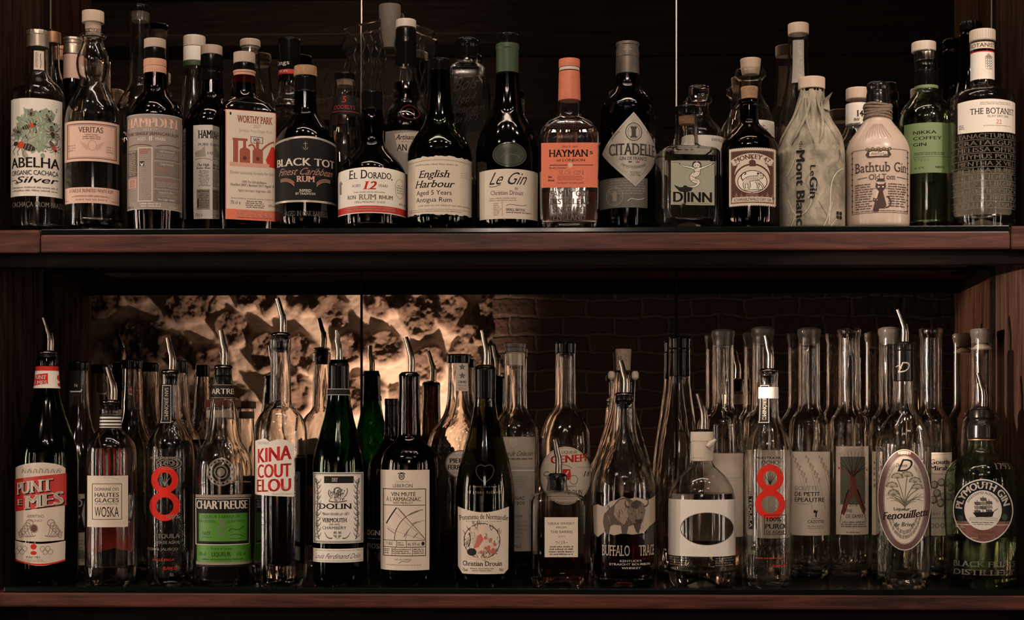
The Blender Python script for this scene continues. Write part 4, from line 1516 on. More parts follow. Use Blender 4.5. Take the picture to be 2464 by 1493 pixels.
b = Bottle('U', 2112, [(214, 24), (245, 27), (278, 29), (288, 34), (306, 50), (328, 68), (348, 75), (365, 75.5), (528, 75), (540, 73), (None, 66)], 'gin_bottle',
           'cream glazed bottle with black wax top and brown string, printed with two cats', None, lim=22)
v, f, ro = rings(b.out + [(0.0, 0.0001, 0)], 64)
mesh_obj('glazed_body', v, f, M['ceramic'], None, b.root, sharp=50)
b.cap('wax_seal', [(194, 24), (202, 27), (215, 25), (222, 27), (246, 28), (252, 30)], M['wax'], lim=5)
tw = b.cap('string', [(246, 26), (247, 26)], M['twine'])
for i in range(6):
    zc = b.zrow(249 + i * 6, 31)
    pts_ = [((31 + (i % 2)) * b.k * cos(a) , (31 + (i % 2)) * b.k * sin(a), zc + 0.0015 * math.sin(a * 2 + i)) for a in [2 * pi * j / 40 for j in range(41)]]
    v, f = tube(pts_, [0.0021] * 41, 8)
    mesh_obj('string_turn', v, f, M['twine'], None, tw)
L = b.lab(2050, 350, 2182, 520, None, 'print')
DB = (0.055, 0.032, 0.024)
for i in range(9):
    x = 2078 + i * 8
    L.curve([(2112 + (x - 2110) * .5, 292), (x - 2, 312), (x + 5, 330)], 2.5, (0.30, 0.21, 0.155), 0.5)
L.frame(2053, 358, 2181, 512, 1, DB)
for i in range(12):
    L.ell(2053 + (i % 2), 362 + i * 13, 2.2, 1.6, DB, 8); L.ell(2181 - (i % 2), 362 + i * 13, 2.2, 1.6, DB, 8)
L.poly([(2084, 372), (2090, 361), (2137, 361), (2143, 372), (2137, 379), (2090, 379)], DB); L.rect(2093, 364, 2134, 375, PAPER['cream']); L.T("Ableforth's", 2096, 366, 2131, 373, DB, bold=.3, shear=.2)
for i in range(9):
    L.ring(2088 + i * 6.4, 358 + 3 * (i % 2), 4, 4, 1.2, DB, 12)
L.T('Bathtub Gin', 2060, 390, 2177, 413, DB, bold=.0, serif=1); L.T('Old Tom', 2092, 419, 2152, 432, DB, serif=1)
L.line([(2066, 428), (2088, 426)], 1.5, DB); L.line([(2156, 426), (2176, 428)], 1.5, DB)
L.LN(2060, 441, 2102, 505, 11, DB, .85); L.LN(2136, 441, 2178, 500, 10, DB, .85)
for x, y, s_ in ((2119, 448, 1.0), (2108, 480, 0.55)):
    L.poly([(x - 12 * s_, y + 2), (x - 11 * s_, y - 9 * s_), (x - 6 * s_, y - 4 * s_), (x + 6 * s_, y - 4 * s_), (x + 11 * s_, y - 9 * s_), (x + 12 * s_, y + 2), (x + 5 * s_, y + 12 * s_), (x - 5 * s_, y + 12 * s_)], DB)
    L.poly([(x - 4 * s_, y + 11 * s_), (x + 4 * s_, y + 11 * s_), (x + 13 * s_, y + 46 * s_), (x + 9 * s_, y + 54 * s_), (x - 9 * s_, y + 54 * s_), (x - 13 * s_, y + 46 * s_)], DB)
    for d in (-1, 1):
        L.ell(x + d * 5 * s_, y + 2 * s_, 2.4 * s_, 2 * s_, PAPER['cream'], 10)
        L.line([(x + d * 3 * s_, y + 7 * s_), (x + d * 18 * s_, y + 5 * s_)], .8, DB)
L.rect(2109, 434, 2129, 437, DB); L.rect(2112, 430, 2126, 436, DB); L.curve([(2130, 500), (2150, 498), (2140, 470), (2132, 474)], 3, DB)
L.LN(2058, 506, 2178, 510, 1, DB, 1)
L.done()

b = Bottle('U', 2229, [(118, 28), (121, 28.5), (146, 28), (150, 28), (158, 29), (168, 28), (172, 27), (214, 27), (222, 30), (236, 44), (254, 60), (274, 66), (520, 66), (None, 62)], 'gin_bottle',
           'clear bottle with a white stopper and flat green label, beside the cream glazed bottle', 'pale', Y=0.105, lim=18, foot=22)
b.cap('stopper', [(96, 28), (99, 29), (118, 29), (120, 27)], M['white'], dx=-6)
b.cap('neck_band', [(166, 28.2), (203, 28.2)], M['blackplastic']); b.cap('neck_stripe', [(203, 28.0), (211, 28.0)], PAPER['green'])
b.cap('metal_collar', [(122, 28.9), (143, 28.9)], M['chrome'])
b.liq(262, 'water')
L = b.lab(2178, 295, 2284, 416, 'green')
L.T('NIKKA', 2199, 314, 2252, 322, INK, bold=.5); L.T('COFFEY', 2199, 328, 2264, 336, INK, bold=.5); L.T('GIN', 2199, 343, 2229, 351, INK, bold=.5)
L.LN(2201, 366, 2272, 374, 2, INK, 1); L.line([(2199, 377), (2281, 377)], .8, INK); L.T('カフェジン', 2201, 381, 2236, 387, INK); L.T('alc.47%', 2201, 401, 2224, 406, INK); L.T('NIKKA', 2249, 400, 2271, 405, INK, bold=.8, serif=1)
L.done()

b = Bottle('U', 2364, [(92, 24), (100, 27), (192, 27.5), (202, 30), (208, 50), (212, 68), (222, 75), (240, 76), (520, 76), (None, 73)], 'gin_bottle',
           'clear cylinder bottle with white ribbed cap and raised lettering, right end of the upper shelf', 'smooth', lim=9, foot=22)
b.cap('screw_cap', [(67, 29.5), (70, 30.5), (92, 30.5), (95, 29)], M['white'], 0.03, ribn=2)
b.liq(214, 'water')
L = b.lab(2337, 100, 2391, 116, 'cream', 'neck_strip')
L.T('BOTANIST', 2338, 103, 2390, 113, (0.12, 0.1, 0.08), bold=.5); L.done()
L = b.lab(2337, 122, 2391, 190, 'white', 'neck_label')
L.rect(2337, 122, 2391, 124.5, RED)
L.curve([(2344, 178), (2352, 150), (2346, 130)], 2, (0.16, .13, .1)); L.curve([(2348, 156), (2356, 146), (2354, 136)], 1.4, (0.16, .13, .1)); L.curve([(2348, 164), (2340, 152), (2342, 142)], 1.4, (0.16, .13, .1))
L.poly([(2372, 135), (2378, 128), (2384, 135), (2387, 155), (2379, 178), (2370, 158)], (0.33, .28, .22))
for i in range(6):
    for j in range(3):
        L.ring(2373 + j * 5, 138 + i * 6, 3, 3.5, 1, (0.12, .1, .08), 10)
L.done()
L = b.lab(2308, 238, 2437, 316, None)
L.poly(arc(2308, 2438, 241, 3) + arc(2438, 2308, 316, -2), PAPER['white'])
L.LN(2352, 245, 2434, 253, 2, GRY, .75, 'c'); L.T('THE BOTANIST', 2335, 260, 2434, 274, INK, bold=.2, serif=1); L.T('ISLAY DRY GIN', 2375, 277, 2422, 282, INK, serif=1)
L.T('22', 2394, 288, 2407, 298, (.5, .1, .08), serif=1); L.LN(2366, 301, 2428, 305, 1, GRY, 1); L.LN(2311, 296, 2325, 308, 3, INK, .7)
L.done()
EM = P('raised_glass', (0.15, 0.135, 0.105), 0.12, coat=0.6)
L = b.lab(2300, 320, 2440, 505, None, 'embossing', lift=0.0006)
for i, t_ in enumerate(('TANACETUM VULG', 'CRATAEGUS M', 'MELISSA OFFICIN', 'THYMUS POLYTR', 'MENTHA X VILLO', 'BETULA PUBESC', 'FILIPENDULA U', 'ULEX EUROPAE', 'MYRRHIS ODOR', 'TRIFOLIUM PRA', 'MENTHA AQUAT')):
    y = 321 + i * 16.6
    L.T(t_, 2309, y, 2439, y + 11, EM, bold=.5)
    L.rect(2295, y + 13, 2438, y + 14.5, EM)
L.done()
# pale label on the far side of the bottle, seen through the spirit
L = b.lab(2300, 385, 2420, 500, 'white', 'back_label')
o = L.done(); o.rotation_euler = (0, 0, pi)

# ------------------------------------------------------------------ upper shelf, bottles behind
UB = 'half hidden bottles behind the front row of the upper shelf'
b = Bottle('U', 127, [(70, 14), (120, 15), (165, 17), (182, 22), (200, 27), (220, 28), (400, 28), (None, 26)], 'spirit_bottle',
           'slim clear bottle standing close behind the bottle with bees on its label', 'clear', Y=0.128, lim=18, group=UB)
b.cap('screw_cap', [(74, 19), (102, 19.5)], M['copper'])
b = Bottle('U', 149, [(145, 16), (205, 18), (240, 19), (300, 20), (None, 19)], 'rum_bottle',
           'dark bottle with a small copper screw cap, squeezed in left of the silver-capped one', 'black', Y=0.205, lim=18, group=UB)
b.cap('screw_cap', [(109, 17), (118, 17.5), (119, 16.5), (145, 17.5)], M['copper'], 0.04)
b = Bottle('U', 175, [(128, 18), (186, 21), (206, 23), (240, 29), (262, 30), (420, 30), (None, 28)], 'rum_bottle',
           'dark bottle with a silver screw cap and pinkish neck label, behind the bulging-neck bottle', 'black', Y=0.165, lim=20, group=UB)
b.cap('screw_cap', [(87, 22), (93, 23), (94, 21.5), (102, 22), (103, 20.5), (108, 21.5), (128, 23)], M['silver'])
b.cap('neck_label', [(129, 22), (188, 22.5)], PAPER['pink'])
L = Label(b, 'neck_print', 165, lift=0.0012)
L.T('MAGNIFICA', 153, 166, 198, 175, INK, serif=1)
for i in range(7):
    a = pi * (i + 1) / 8
    L.line([(174, 158), (174 + 9 * cos(a), 158 - 17 * sin(a))], 2, WI, .5)
L.done()
b = Bottle('U', 337, [(22, 21), (42, 24), (190, 24.5), (204, 28), (226, 45), (252, 58), (420, 58), (None, 54)], 'spirit_bottle',
           'tall clear bottle with a straight neck and dark ribbed cap, behind the grey-labelled brown bottle', 'clear', Y=0.185, lim=26, group=UB)
b.cap('screw_cap', [(8, 24), (12, 25), (22, 25)], M['blackplastic'], 0.04)
b.cap('stopper', [(24, 21), (48, 20)], M['frost'])
b = Bottle('U', 468, [(84, 20), (158, 24), (180, 27), (240, 32), (270, 38), (300, 40), (420, 40), (None, 38)], 'rum_bottle',
           'clear bottle with a white cap and dark green band round its neck', 'clear', Y=0.192, lim=26, group=UB)
b.cap('screw_cap', [(82, 25.5), (85, 26.5), (108, 26.5)], M['white'], 0.02)
b.cap('neck_label', [(109, 26.5), (144, 26.5)], PAPER['white'])
b.cap('neck_band', [(144, 26.6), (157, 26.6)], P('bottle_green_paper', (0.02, .045, .012), .5))
L = Label(b, 'neck_print', 150, lift=0.0014)
L.T('WRAY & NEPHEW', 446, 146, 490, 154, WI, serif=1); L.LN(446, 120, 476, 134, 2, GRY, .8); L.done()
b = Bottle('U', 602, [(114, 21), (150, 23), (180, 26), (205, 34), (240, 43), (265, 46), (420, 46), (None, 43)], 'rum_bottle',
           'clear bottle with a cream ribbed cap behind the slanted brown bottle', 'clear', Y=0.195, lim=26, group=UB)
b.cap('screw_cap', [(91, 23), (94, 24.5), (108, 24.5)], M['cream'], 0.04, ribn=2)
b.cap('stopper', [(108, 21), (122, 21)], M['frost'])
b = Bottle('U', 696, [(92, 20), (180, 24), (198, 25), (228, 31), (238, 43), (250, 45), (420, 45), (None, 42)], 'rum_bottle',
           'clear bottle with a tall black neck sleeve and thin red band', 'clear', Y=0.185, lim=16, group=UB)
b.cap('neck_sleeve', [(88, 26), (92, 27), (164, 26), (194, 25.5)], M['blackplastic'])
b.cap('neck_band', [(166, 26.6), (178, 26.4)], PAPER['red'])
L = Label(b, 'neck_print', 150, lift=0.0027)
L.T('Kings', 672, 146, 696, 156, WI, serif=1); L.T('RON', 678, 169, 692, 175, WI, bold=.4); L.done()
b.liq(252, 'water')
b = Bottle('U', 830, [(186, 22), (222, 23), (234, 26), (262, 34), (274, 35), (286, 36), (330, 44), (360, 47), (500, 47), (None, 44)], 'rum_bottle',
           'clear bottle with a black cap and black neck label lettered in red', 'clear', Y=0.168, lim=20, group=UB)
b.cap('cap', [(172, 23.5), (175, 24.5), (188, 24.5)], M['blackplastic'])
b.cap('cork_plug', [(188, 20), (204, 19)], M['cream'])
L = b.lab(796, 228, 864, 276, 'black', 'neck_label')
L.T('5', 822, 231, 832, 246, RED, shear=.2, serif=1); L.T("DOORLY'S", 806, 253, 852, 263, (0.3, .03, .02), serif=1); L.line([(798, 269), (862, 269)], 2, (0.2, .03, .02)); L.done()
b.liq(300, 'water')

# sculpted flask with wavy fins
k0 = at(935, 0.213)
fl = bpy.data.objects.new('sculpted_flask', None)
fl.location = (k0[0], 0.213, ZU + 0.0002)
C.objects.link(fl)
tag(fl, 'tall clear sculpted flask with wavy sides and a wide dull stopper', 'flask', UB)
kk = k0[1] / F


def fp(x, y):
    return (x - 935) * kk, max(0.0, (HY - y) * k0[1] / F - ZU)


side = [(825 + 5 * math.sin(i * 0.9) + i * 0.6, 72 + i * 8) for i in range(22)] + [(836 + 4 * i, 248 + i * 28) for i in range(1, 7)]
other = [(1046 - 5 * math.sin(i * 0.9) - i * 0.6, 78 + i * 8) for i in range(22)] + [(1034 - 4 * i, 252 + i * 28) for i in range(1, 7)]
outl = [fp(*p) for p in [(915, 48)] + side] + [(-0.075, 0.0), (0.075, 0.0)] + [fp(*p) for p in other[::-1] + [(962, 48)]]
n = len(outl)
v = [(x, -0.008, z) for x, z in outl] + [(x, 0.008, z) for x, z in outl]
tri = tessellate_polygon([[Vector((x, z, 0)) for x, z in outl]])
f = [tuple(q) for q in tri] + [tuple(i + n for i in q[::-1]) for q in tri] + [(i, i + n, (i + 1) % n + n, (i + 1) % n) for i in range(n)]
mesh_obj('glass_body', v, f, GL['clear'], None, fl, sharp=20)
for d in (-1, 1):
    for j in range(4):
        pts = [(d * (0.012 + 0.013 * j + 0.002 * math.sin(i * 0.9 + j)), -0.0095, fp(0, 70 + 8 * j + i * 8)[1]) for i in range(24)]
        v, f = tube(pts, [0.0011] * 24, 8)
        mesh_obj('wavy_rib', v, f, GL['clear'], None, fl, sharp=0)
    lp = [fp(935 + d * (147 + dx_), y) for dx_, y in ((0, 172), (12, 205), (16, 238), (8, 268), (-8, 280), (-15, 252), (-13, 215))]
    n = len(lp)
    v = [(x, -0.003, z) for x, z in lp] + [(x, 0.003, z) for x, z in lp]
    tri = tessellate_polygon([[Vector((x, z, 0)) for x, z in lp]])
    f = [tuple(q) for q in tri] + [tuple(i + n for i in q[::-1]) for q in tri] + [(i, i + n, (i + 1) % n + n, (i + 1) % n) for i in range(n)]
    mesh_obj('leaf_fin', v, f, GL['clear'], None, fl, sharp=20)
z0_, z1_ = fp(0, 70)[1], fp(0, 12)[1]
r_ = 26 * kk
v, f, _ = rings([(z1_, 0, 0), (z1_, r_ * .94, 0), (z1_ - .002, r_, 0), (z0_, r_, 0), (z0_ - 0.03, r_ * .8, 0), (z0_ - 0.03, 0, 0)], 40)
v = [(x + 3 * kk, y * 0.75, z) for x, y, z in v]
mesh_obj('stopper', v, f, P('grey_stopper', (0.085, .066, .05), .6, var=.2), None, fl, sharp=40)

b = Bottle('U', 977, [(66, 21), (152, 23), (186, 30), (204, 33), (222, 34), (240, 32), (250, 37), (266, 52), (290, 61), (320, 62), (500, 62), (None, 58)], 'rum_bottle',
           'bottle of dark red rum, white cap, black neck foil stamped with a fleur-de-lis', 'smooth', Y=0.138, lim=22, group=UB)
b.cap('cap', [(43, 23), (46, 24.5), (62, 24.5), (63, 23)], M['white'])
b.cap('neck_foil', [(63, 22), (66, 24.5), (88, 25), (100, 26), (112, 25), (154, 25)], M['blackplastic'])
b.liq(196, 'redl')
L = Label(b, 'fleur_stamp', 78, lift=0.002)
for d in (-1, 0, 1):
    L.curve([(975 + d * 2, 90), (975 + d * 7, 80), (975 + d * 4, 70 - (3 if d == 0 else 0))], 3, GOLD, 1)
L.rect(970, 83, 980, 85, GOLD); L.done()
L = Label(b, 'glass_seal', 265, lift=0.001)
L.ring(986, 270, 22, 20, 3, P('red_glass_ring', (0.07, .012, .008), .15, coat=.6)); L.ring(986, 270, 10, 9, 2, P('red_glass_ring', (0.07, .012, .008), .15)); L.done()
L = b.lab(928, 314, 1036, 420, 'grey')
L.poly([(950, 322), (1010, 316), (1004, 350), (980, 368), (958, 362)], PAPER['cream'])
L.T('Artisanal', 952, 324, 1002, 336, INK, bold=.5, shear=.3, serif=1); L.LN(966, 340, 996, 344, 1, GRY, 1); L.T('AN', 955, 348, 980, 363, INK, bold=.6, serif=1)
L.done()

b = Bottle('U', 1124, [(138, 24, 0), (144, 27, 0), (150, 28, .2), (156, 40, .7), (166, 47, .9), (184, 49, .9), (420, 49, .9), (None, 46, .9)], 'genever_bottle',
           'clear rectangular bottle with black cap and black script, behind the torn-label green bottle', 'smooth', q=.55, dr=.75, rot=0, Y=0.19, lim=12, group=UB)
b.cap('cap', [(90, 25), (96, 28), (104, 28), (112, 26), (140, 26)], M['blackplastic'], lim=4)
L = b.lab(1085, 190, 1165, 320, None, 'etched_script')
for t_, x0, y0, x1, y1 in (('Bols', 1092, 192, 1146, 222), ('1664', 1100, 232, 1142, 252), ('Amsterdam', 1084, 258, 1162, 276), ('Est 1575', 1092, 284, 1150, 298)):
    L.SL(t_, x0, y0, x1, y1, INK, -9, shear=.5, bold=-.3)
L.done()

b = Bottle('U', 1682, [(230, 30), (236, 33), (242, 30), (247, 24), (264, 24), (278, 28), (296, 46), (310, 58), (322, 60), (420, 60), (None, 58)], 'gin_bottle',
           'clear apothecary bottle with a glass stopper, behind the lamp genie bottle', 'clear', Y=0.185, lim=14, group=UB)
b.cap('glass_stopper', [(203, 22), (206, 25), (226, 25), (232, 22), (240, 18)], GL['clear'])
L = b.lab(1622, 325, 1740, 420, 'white')
L.T('DISTILLED', 1712, 332, 1740, 338, INK, bold=.3); L.done()
b = Bottle('U', 1806, [(160, 33), (166, 38), (176, 38), (184, 30), (192, 27), (222, 27), (236, 32), (262, 52), (290, 60), (420, 60), (None, 56)], 'gin_bottle',
           'clear bottle with a wide flared lip and pale cork, behind the brown apothecary bottle', 'clear', Y=0.178, lim=18, group=UB)
b.cap('cork', [(137, 24), (139, 25), (162, 23), (176, 20)], M['birch'])
b.liq(262, 'water')
L = b.lab(1795, 288, 1862, 400, 'white'); L.LN(1800, 300, 1850, 330, 4, GRY, .8); L.done()
b = Bottle('U', 1921, [(78, 22), (84, 24.5), (150, 24.5), (190, 27), (240, 40), (290, 50), (330, 52), (480, 52), (None, 48)], 'gin_bottle',
           'tall clear long-necked bottle with a pale wooden cap, behind the map-wrapped bottle', 'clear', Y=0.172, lim=26, group=UB)
b.cap('wooden_cap', [(52, 24), (54, 25), (77, 25), (79, 23)], M['birch'])
L = b.lab(1908, 96, 1934, 200, 'grey', 'neck_label')
L.T('CLIMATE GIN', 1920, 100, 1930, 196, WI, rot=1, serif=1, bold=.4); L.done()
b = Bottle('U', 2064, [(240, 26), (248, 28), (300, 29), (316, 36), (336, 50), (350, 53), (500, 53), (None, 50)], 'gin_bottle',
           'bottle with a light wooden cap and white neck label, left behind the cream glazed bottle', 'clear', Y=0.16, lim=16, group=UB)
b.cap('wooden_cap', [(208, 27), (210, 28.5), (234, 28.5), (237, 26)], M['birch'])
b.cap('neck_label', [(246, 28.8), (300, 29.2)], PAPER['white'])
L = Label(b, 'neck_print', 275, lift=0.0013)
L.T('14', 2062, 266, 2076, 280, INK, bold=.8, serif=1); L.T('INV', 2056, 284, 2068, 291, INK, bold=.4); L.done()
b = Bottle('U', 2336, [(72, 22), (78, 27), (180, 28), (230, 40), (300, 46), (500, 46), (None, 42)], 'spirit_bottle',
           'black bottle with a ribbed black cap, behind the white-capped bottle with raised lettering', 'black', Y=0.188, lim=20, group=UB)
b.cap('screw_cap', [(48, 25), (52, 26.5), (68, 26.5)], M['blackplastic'], 0.06)

# ------------------------------------------------------------------ lower shelf, front row
b = Bottle('L', 113, [(858, 19), (876, 22), (938, 28), (958, 31), (1000, 43), (1040, 58), (1075, 69), (1105, 73), (1380, 73), (1400, 70), (None, 64)], 'vermouth_bottle',
           'green wine bottle with a slanted red banner label, left end of the lower shelf', 'green', lim=40)
b.liq(1066, 'dark')
b.pour(765, 847, 880, -9, 6, 24, 23)
b.cap('bottle_lip', [(858, 24), (882, 25.5)], GL['green'])
L = b.lab(86, 882, 143, 935, 'white', 'neck_label', lift=0.0022)
L.rect(86, 882, 143, 893, RED)
L.poly([(87, 904), (115, 899), (115, 925), (87, 930)], RED); L.T('PUNT', 89, 904, 112, 913, WI, bold=.8, serif=1); L.T('E MES', 89, 917, 113, 926, WI, bold=.8, serif=1)
L.ell(138, 910, 5, 8, RED); L.ell(138, 926, 5, 5, RED)
L.done()
arch = [(42, 1128)] + [(42 + 113 * i / 12, 1128 - 14 * math.sin(pi * i / 12) ** 0.6) for i in range(1, 12)] + [(155, 1128)]
L = b.lab(42, 1115, 155, 1305, 'cream', shape=arch + [(152, 1302), (98, 1305), (42, 1302)])
for i in range(7):
    x = 56 + i * 13
    L.curve([(x, 1140), (x + 4, 1126 - 3 * (3 - abs(i - 3))), (x + 9, 1140)], 2, GRY); L.ring(x + 6, 1134, 5, 5, 1.4, (0.3, .26, .21), 12)
L.poly([(40, 1157), (157, 1140), (157, 1218), (40, 1236)], PAPER['red'])
# the two words climb with the banner, each over its own dark drop shadow
for ox, oy, col in ((2.5, 2.5, INK), (0, 0, PAPER['cream'])):
    L.SL('PUNT', 45 + ox, 1164 + oy, 126 + ox, 1193 + oy, col, -12, bold=1.2, serif=1)
    L.SL('MES', 62 + ox, 1196 + oy, 151 + ox, 1227 + oy, col, -13, bold=1.2, serif=1)
    L.SL('E', 46 + ox, 1204 + oy, 57 + ox, 1218 + oy, col, -1, bold=1, serif=1)
L.T('APERITIVO', 68, 1240, 106, 1247, GRY, bold=.3); L.T('ORIGINALE', 71, 1251, 102, 1257, GRY, serif=1)
for d in (-1, 1):
    for i in range(5):
        L.ring(98 + d * (24 + i * 5), 1260 + i * 7, 9 - i, 9, 2, (0.22, .18, .14), 14)
        L.curve([(98 + d * 10, 1290), (98 + d * (20 + i * 6), 1300), (98 + d * (22 + i * 7), 1262 + i * 5)], 1.5, (0.22, .18, .14))
L.ell(84, 1273, 7, 9, (0.10, .05, .04), 14); L.ring(84, 1273, 9, 11, 1.5, GRY)
L.done()
L = b.lab(41, 1304, 155, 1362, 'cream', 'foot_label', shape=[(41, 1304)] + [(41 + 114 * i / 10, 1304 + 6 * math.sin(pi * i / 10)) for i in range(1, 10)] + [(155, 1304), (154, 1348)] + [(154 - 112 * i / 10, 1350 + 13 * math.sin(pi * i / 10)) for i in range(11)])
L.ell(83, 1317, 7, 7, RED, 20); L.ell(83, 1332, 7, 5, RED, 20); L.T('PUNT MES', 66, 1340, 98, 1345, INK, serif=1, bold=.4); L.LN(58, 1348, 110, 1355, 2, GRY, .8, 'c')
for d in (-1, 1):
    for i in range(4):
        L.ring(83 + d * (20 + i * 6), 1322 + (i % 2) * 8, 6, 7, 1.6, (0.25, .21, .17), 12)
L.line([(42 + 112 * i / 10, 1351 + 9 * math.sin(pi * i / 10)) for i in range(11)], 4, RED)
L.done()

b = Bottle('L', 266, [(986, 26), (996, 27), (999, 24), (1030, 25), (1040, 32), (1054, 47), (1072, 58), (1090, 60.5), (1380, 60), (1404, 58), (None, 52)], 'spirit_bottle',
           'clear straight bottle with a black and white striped neck and square cream label', 'smooth', lim=20, foot=42)
b.pour(884, 966, 990, -8, 6, 22, 20)
nk = b.cap('neck_wrap', [(1000, 25), (1031, 26)], PAPER['white'])
for i in range(4):
    b.cap('stripe', [(1000 + i * 8, 25.7 + .2 * i), (1004 + i * 8, 25.8 + .2 * i)], PAPER['black'], parent=nk)
b.liq(1190, 'water')
L = b.lab(213, 1146, 306, 1270, 'cream')
L.frame(224, 1165, 292, 1252, 1.4, INK)
L.T('DOMAINE DES', 230, 1175, 285, 1182, INK, bold=.2); L.T('HAUTES', 230, 1187, 285, 1197, INK, bold=.4); L.T('GLACES', 230, 1200, 285, 1210, INK, bold=.4)
L.LN(231, 1213, 284, 1216, 1, INK, 1); L.T('WOSKA', 230, 1221, 285, 1245, INK, bold=.1)
L.line([(250, 1150), (262, 1149), (284, 1155)], 1.5, (0.4, .34, .27)); L.line([(260, 1168), (268, 1172), (288, 1167)], 1.5, (0.45, .38, .3))
L.done()
# red design printed on the far side of the bottle, seen through it
L = b.lab(228, 1080, 312, 1340, None, 'back_print')
for i in range(6):
    L.curve([(232 + i * 13, 1080), (226 + i * 13, 1150), (250 + i * 9, 1200), (236 + i * 12, 1260)], 6, RED, 3)
L.poly([(224, 1262), (290, 1268), (300, 1290), (286, 1338), (262, 1326), (240, 1340), (226, 1300)], RED)
o = L.done(); o.rotation_euler = (0, 0, pi)


def agave(cx, Y, tip, plate, label, right):
    dx = cx - 410
    b = Bottle('L', cx, [(896, 22), (902, 24), (914, 22), (1010, 25), (1026, 31), (1046, 44), (1070, 54), (1094, 57), (1380, 56), (1400, 54), (None, 48)], 'tequila_bottle', label, 'smooth', Y=Y, lim=26, foot=16)
    b.pour(tip, plate, plate + 34, -7, 3, 22, 18)
    b.liq(1330 if not right else 1085, 'water')
    L = b.lab(cx - 20, 926, cx + 2, 1020, 'black', 'neck_label')
    L.frame(cx - 19.5, 928, cx + 1.5, 1018, 1, WI); L.T('SAN JERÓNIMO', cx - 13, 934, cx - 5, 1012, WI, serif=1, bold=.3, rot=1)
    L.done()
    L = b.lab(cx - 40, 1100, cx + 40, 1380, None, 'print')
    ex, ey = (cx - 13, 1187) if not right else (cx + 4, 1183)
    for yy, ra, rb in ((ey - 31, 31, 33), (ey + 32, 35, 36)):
        L.ring(ex, yy, ra, rb, 15, (0.62, 0.020, 0.010), 44)
    L.T('MUESTRA NO', ex - 32, 1100, ex + 28, 1106, INK if right else GRY, bold=.5); L.T('OCHO', ex - 20, 1109, ex + 20, 1119, INK if right else GRY)
    for i in (-2, -1, 0, 1, 2):
        L.curve([(ex, ey - 16), (ex + i * 3, ey - 30), (ex + i * 7, ey - 46 + abs(i) * 4)], 2, INK if right else GRY, .5)
    if right:
        L.rect(ex - 50, 1196, ex - 40, 1276, INK); L.T('TEQUILA', ex - 48.5, 1200, ex - 42, 1272, WI, bold=.4, rot=1)
        L.frame(ex - 14, 1240, ex + 38, 1288, 1.4, INK); L.T('100%', ex - 8, 1246, ex + 26, 1256, INK, bold=.8); L.T('PURO', ex - 12, 1262, ex + 34, 1274, INK, bold=1); L.T('DE AGAVE', ex - 10, 1278, ex + 33, 1285, INK, bold=.6)
        L.T('HECHO EN', ex - 44, 1306, ex + 2, 1311, INK); L.T('MEXICO', ex - 44, 1316, ex + 4, 1327, INK, bold=.9); L.ring(ex + 22, 1318, 9, 10, 2, INK)
        L.LN(ex - 34, 1343, ex + 34, 1348, 1, RED, 1); L.LN(ex - 40, 1354, ex - 10, 1368, 3, INK, .8); L.T('BLANCO', ex + 6, 1360, ex + 36, 1366, RED)
    else:
        L.T('100%', ex + 4, 1239, ex + 34, 1249, GRY, bold=.6); L.T('TEQUILA', ex - 22, 1286, ex + 34, 1296, GRY, bold=.4); L.T('ROSA DE AGAVE', ex - 24, 1303, ex + 34, 1310, GRY)
        L.T('RESERVA JALISCO', ex - 40, 1320, ex + 30, 1326, GRY); L.T('VALLE ESCA', ex - 28, 1346, ex + 22, 1351, RED); L.T('BLANCO', ex - 4, 1365, ex + 28, 1372, RED, bold=.5)
        for r in (10, 16, 22):
            L.ring(ex + 10, 1116, r * 1.3, r * .7, 1.2, GRY)
    L.done()
    return b


agave(410, 0.058, 813, 893, 'clear bottle with a big red figure eight and white markings, beside the striped-neck bottle', False)

b = Bottle('L', 537, [(905, 21), (926, 24), (962, 27), (972, 29), (1000, 32), (1040, 36), (1062, 43), (1082, 56), (1106, 66), (1132, 69), (1392, 68), (1404, 66), (None, 60)], 'liqueur_bottle',
           'clear bottle with a round glass seal and bright green label edged in black', 'clear', lim=30, foot=14)
b.pour(795, 882, 930, -6, 4, 23, 21)
b.liq(1164, 'dark')
L = b.lab(511, 925, 564, 961, 'black', 'neck_band')
L.T('CHARTREUSE', 500, 936, 575, 949, WI, bold=.5); L.line([(511, 927), (564, 927)], 1, GOLD); L.line([(511, 958), (564, 958)], 1, GOLD)
L.done()
sl = Label(b, 'glass_seal', 1136)
SEAL = P('raised_seal_glass', (0.16, 0.14, 0.115), 0.10, coat=0.6)
sl.ring(532, 1137, 32, 34, 4, SEAL); sl.ring(532, 1137, 24, 26, 2, SEAL); sl.ell(532, 1137, 9, 10, SEAL); sl.ring(532, 1137, 16, 17, 3, SEAL)
for i in range(16):
    a = 2 * pi * i / 16
    sl.ell(532 + 25 * cos(a), 1137 + 27 * sin(a), 3, 3.5, SEAL, 10)
sl.done()
L = b.lab(473, 1192, 604, 1366, 'black')
L.rect(473, 1192, 604, 1199, (0.28, .22, .17)); L.rect(474, 1354, 604, 1361, (0.28, .22, .17))
L.rect(476, 1312, 602, 1355, PAPER['lime']); L.frame(473, 1201, 599, 1313, 1.6, WI); L.rect(480, 1236, 594, 1305, PAPER['lime']); L.frame(480, 1236, 594, 1305, 1.2, (0.02, .06, .01))
DG = (0.012, .025, .008)
L.T('CHARTREUSE', 476, 1206, 593, 1226, WI, bold=1.0)
L.T('LIQUEUR FABRIQUÉE', 488, 1241, 576, 1248, DG); L.T('PAR LES PÈRES', 482, 1253, 520, 1259, DG); L.T('CHARTREUX', 545, 1253, 587, 1259, DG)
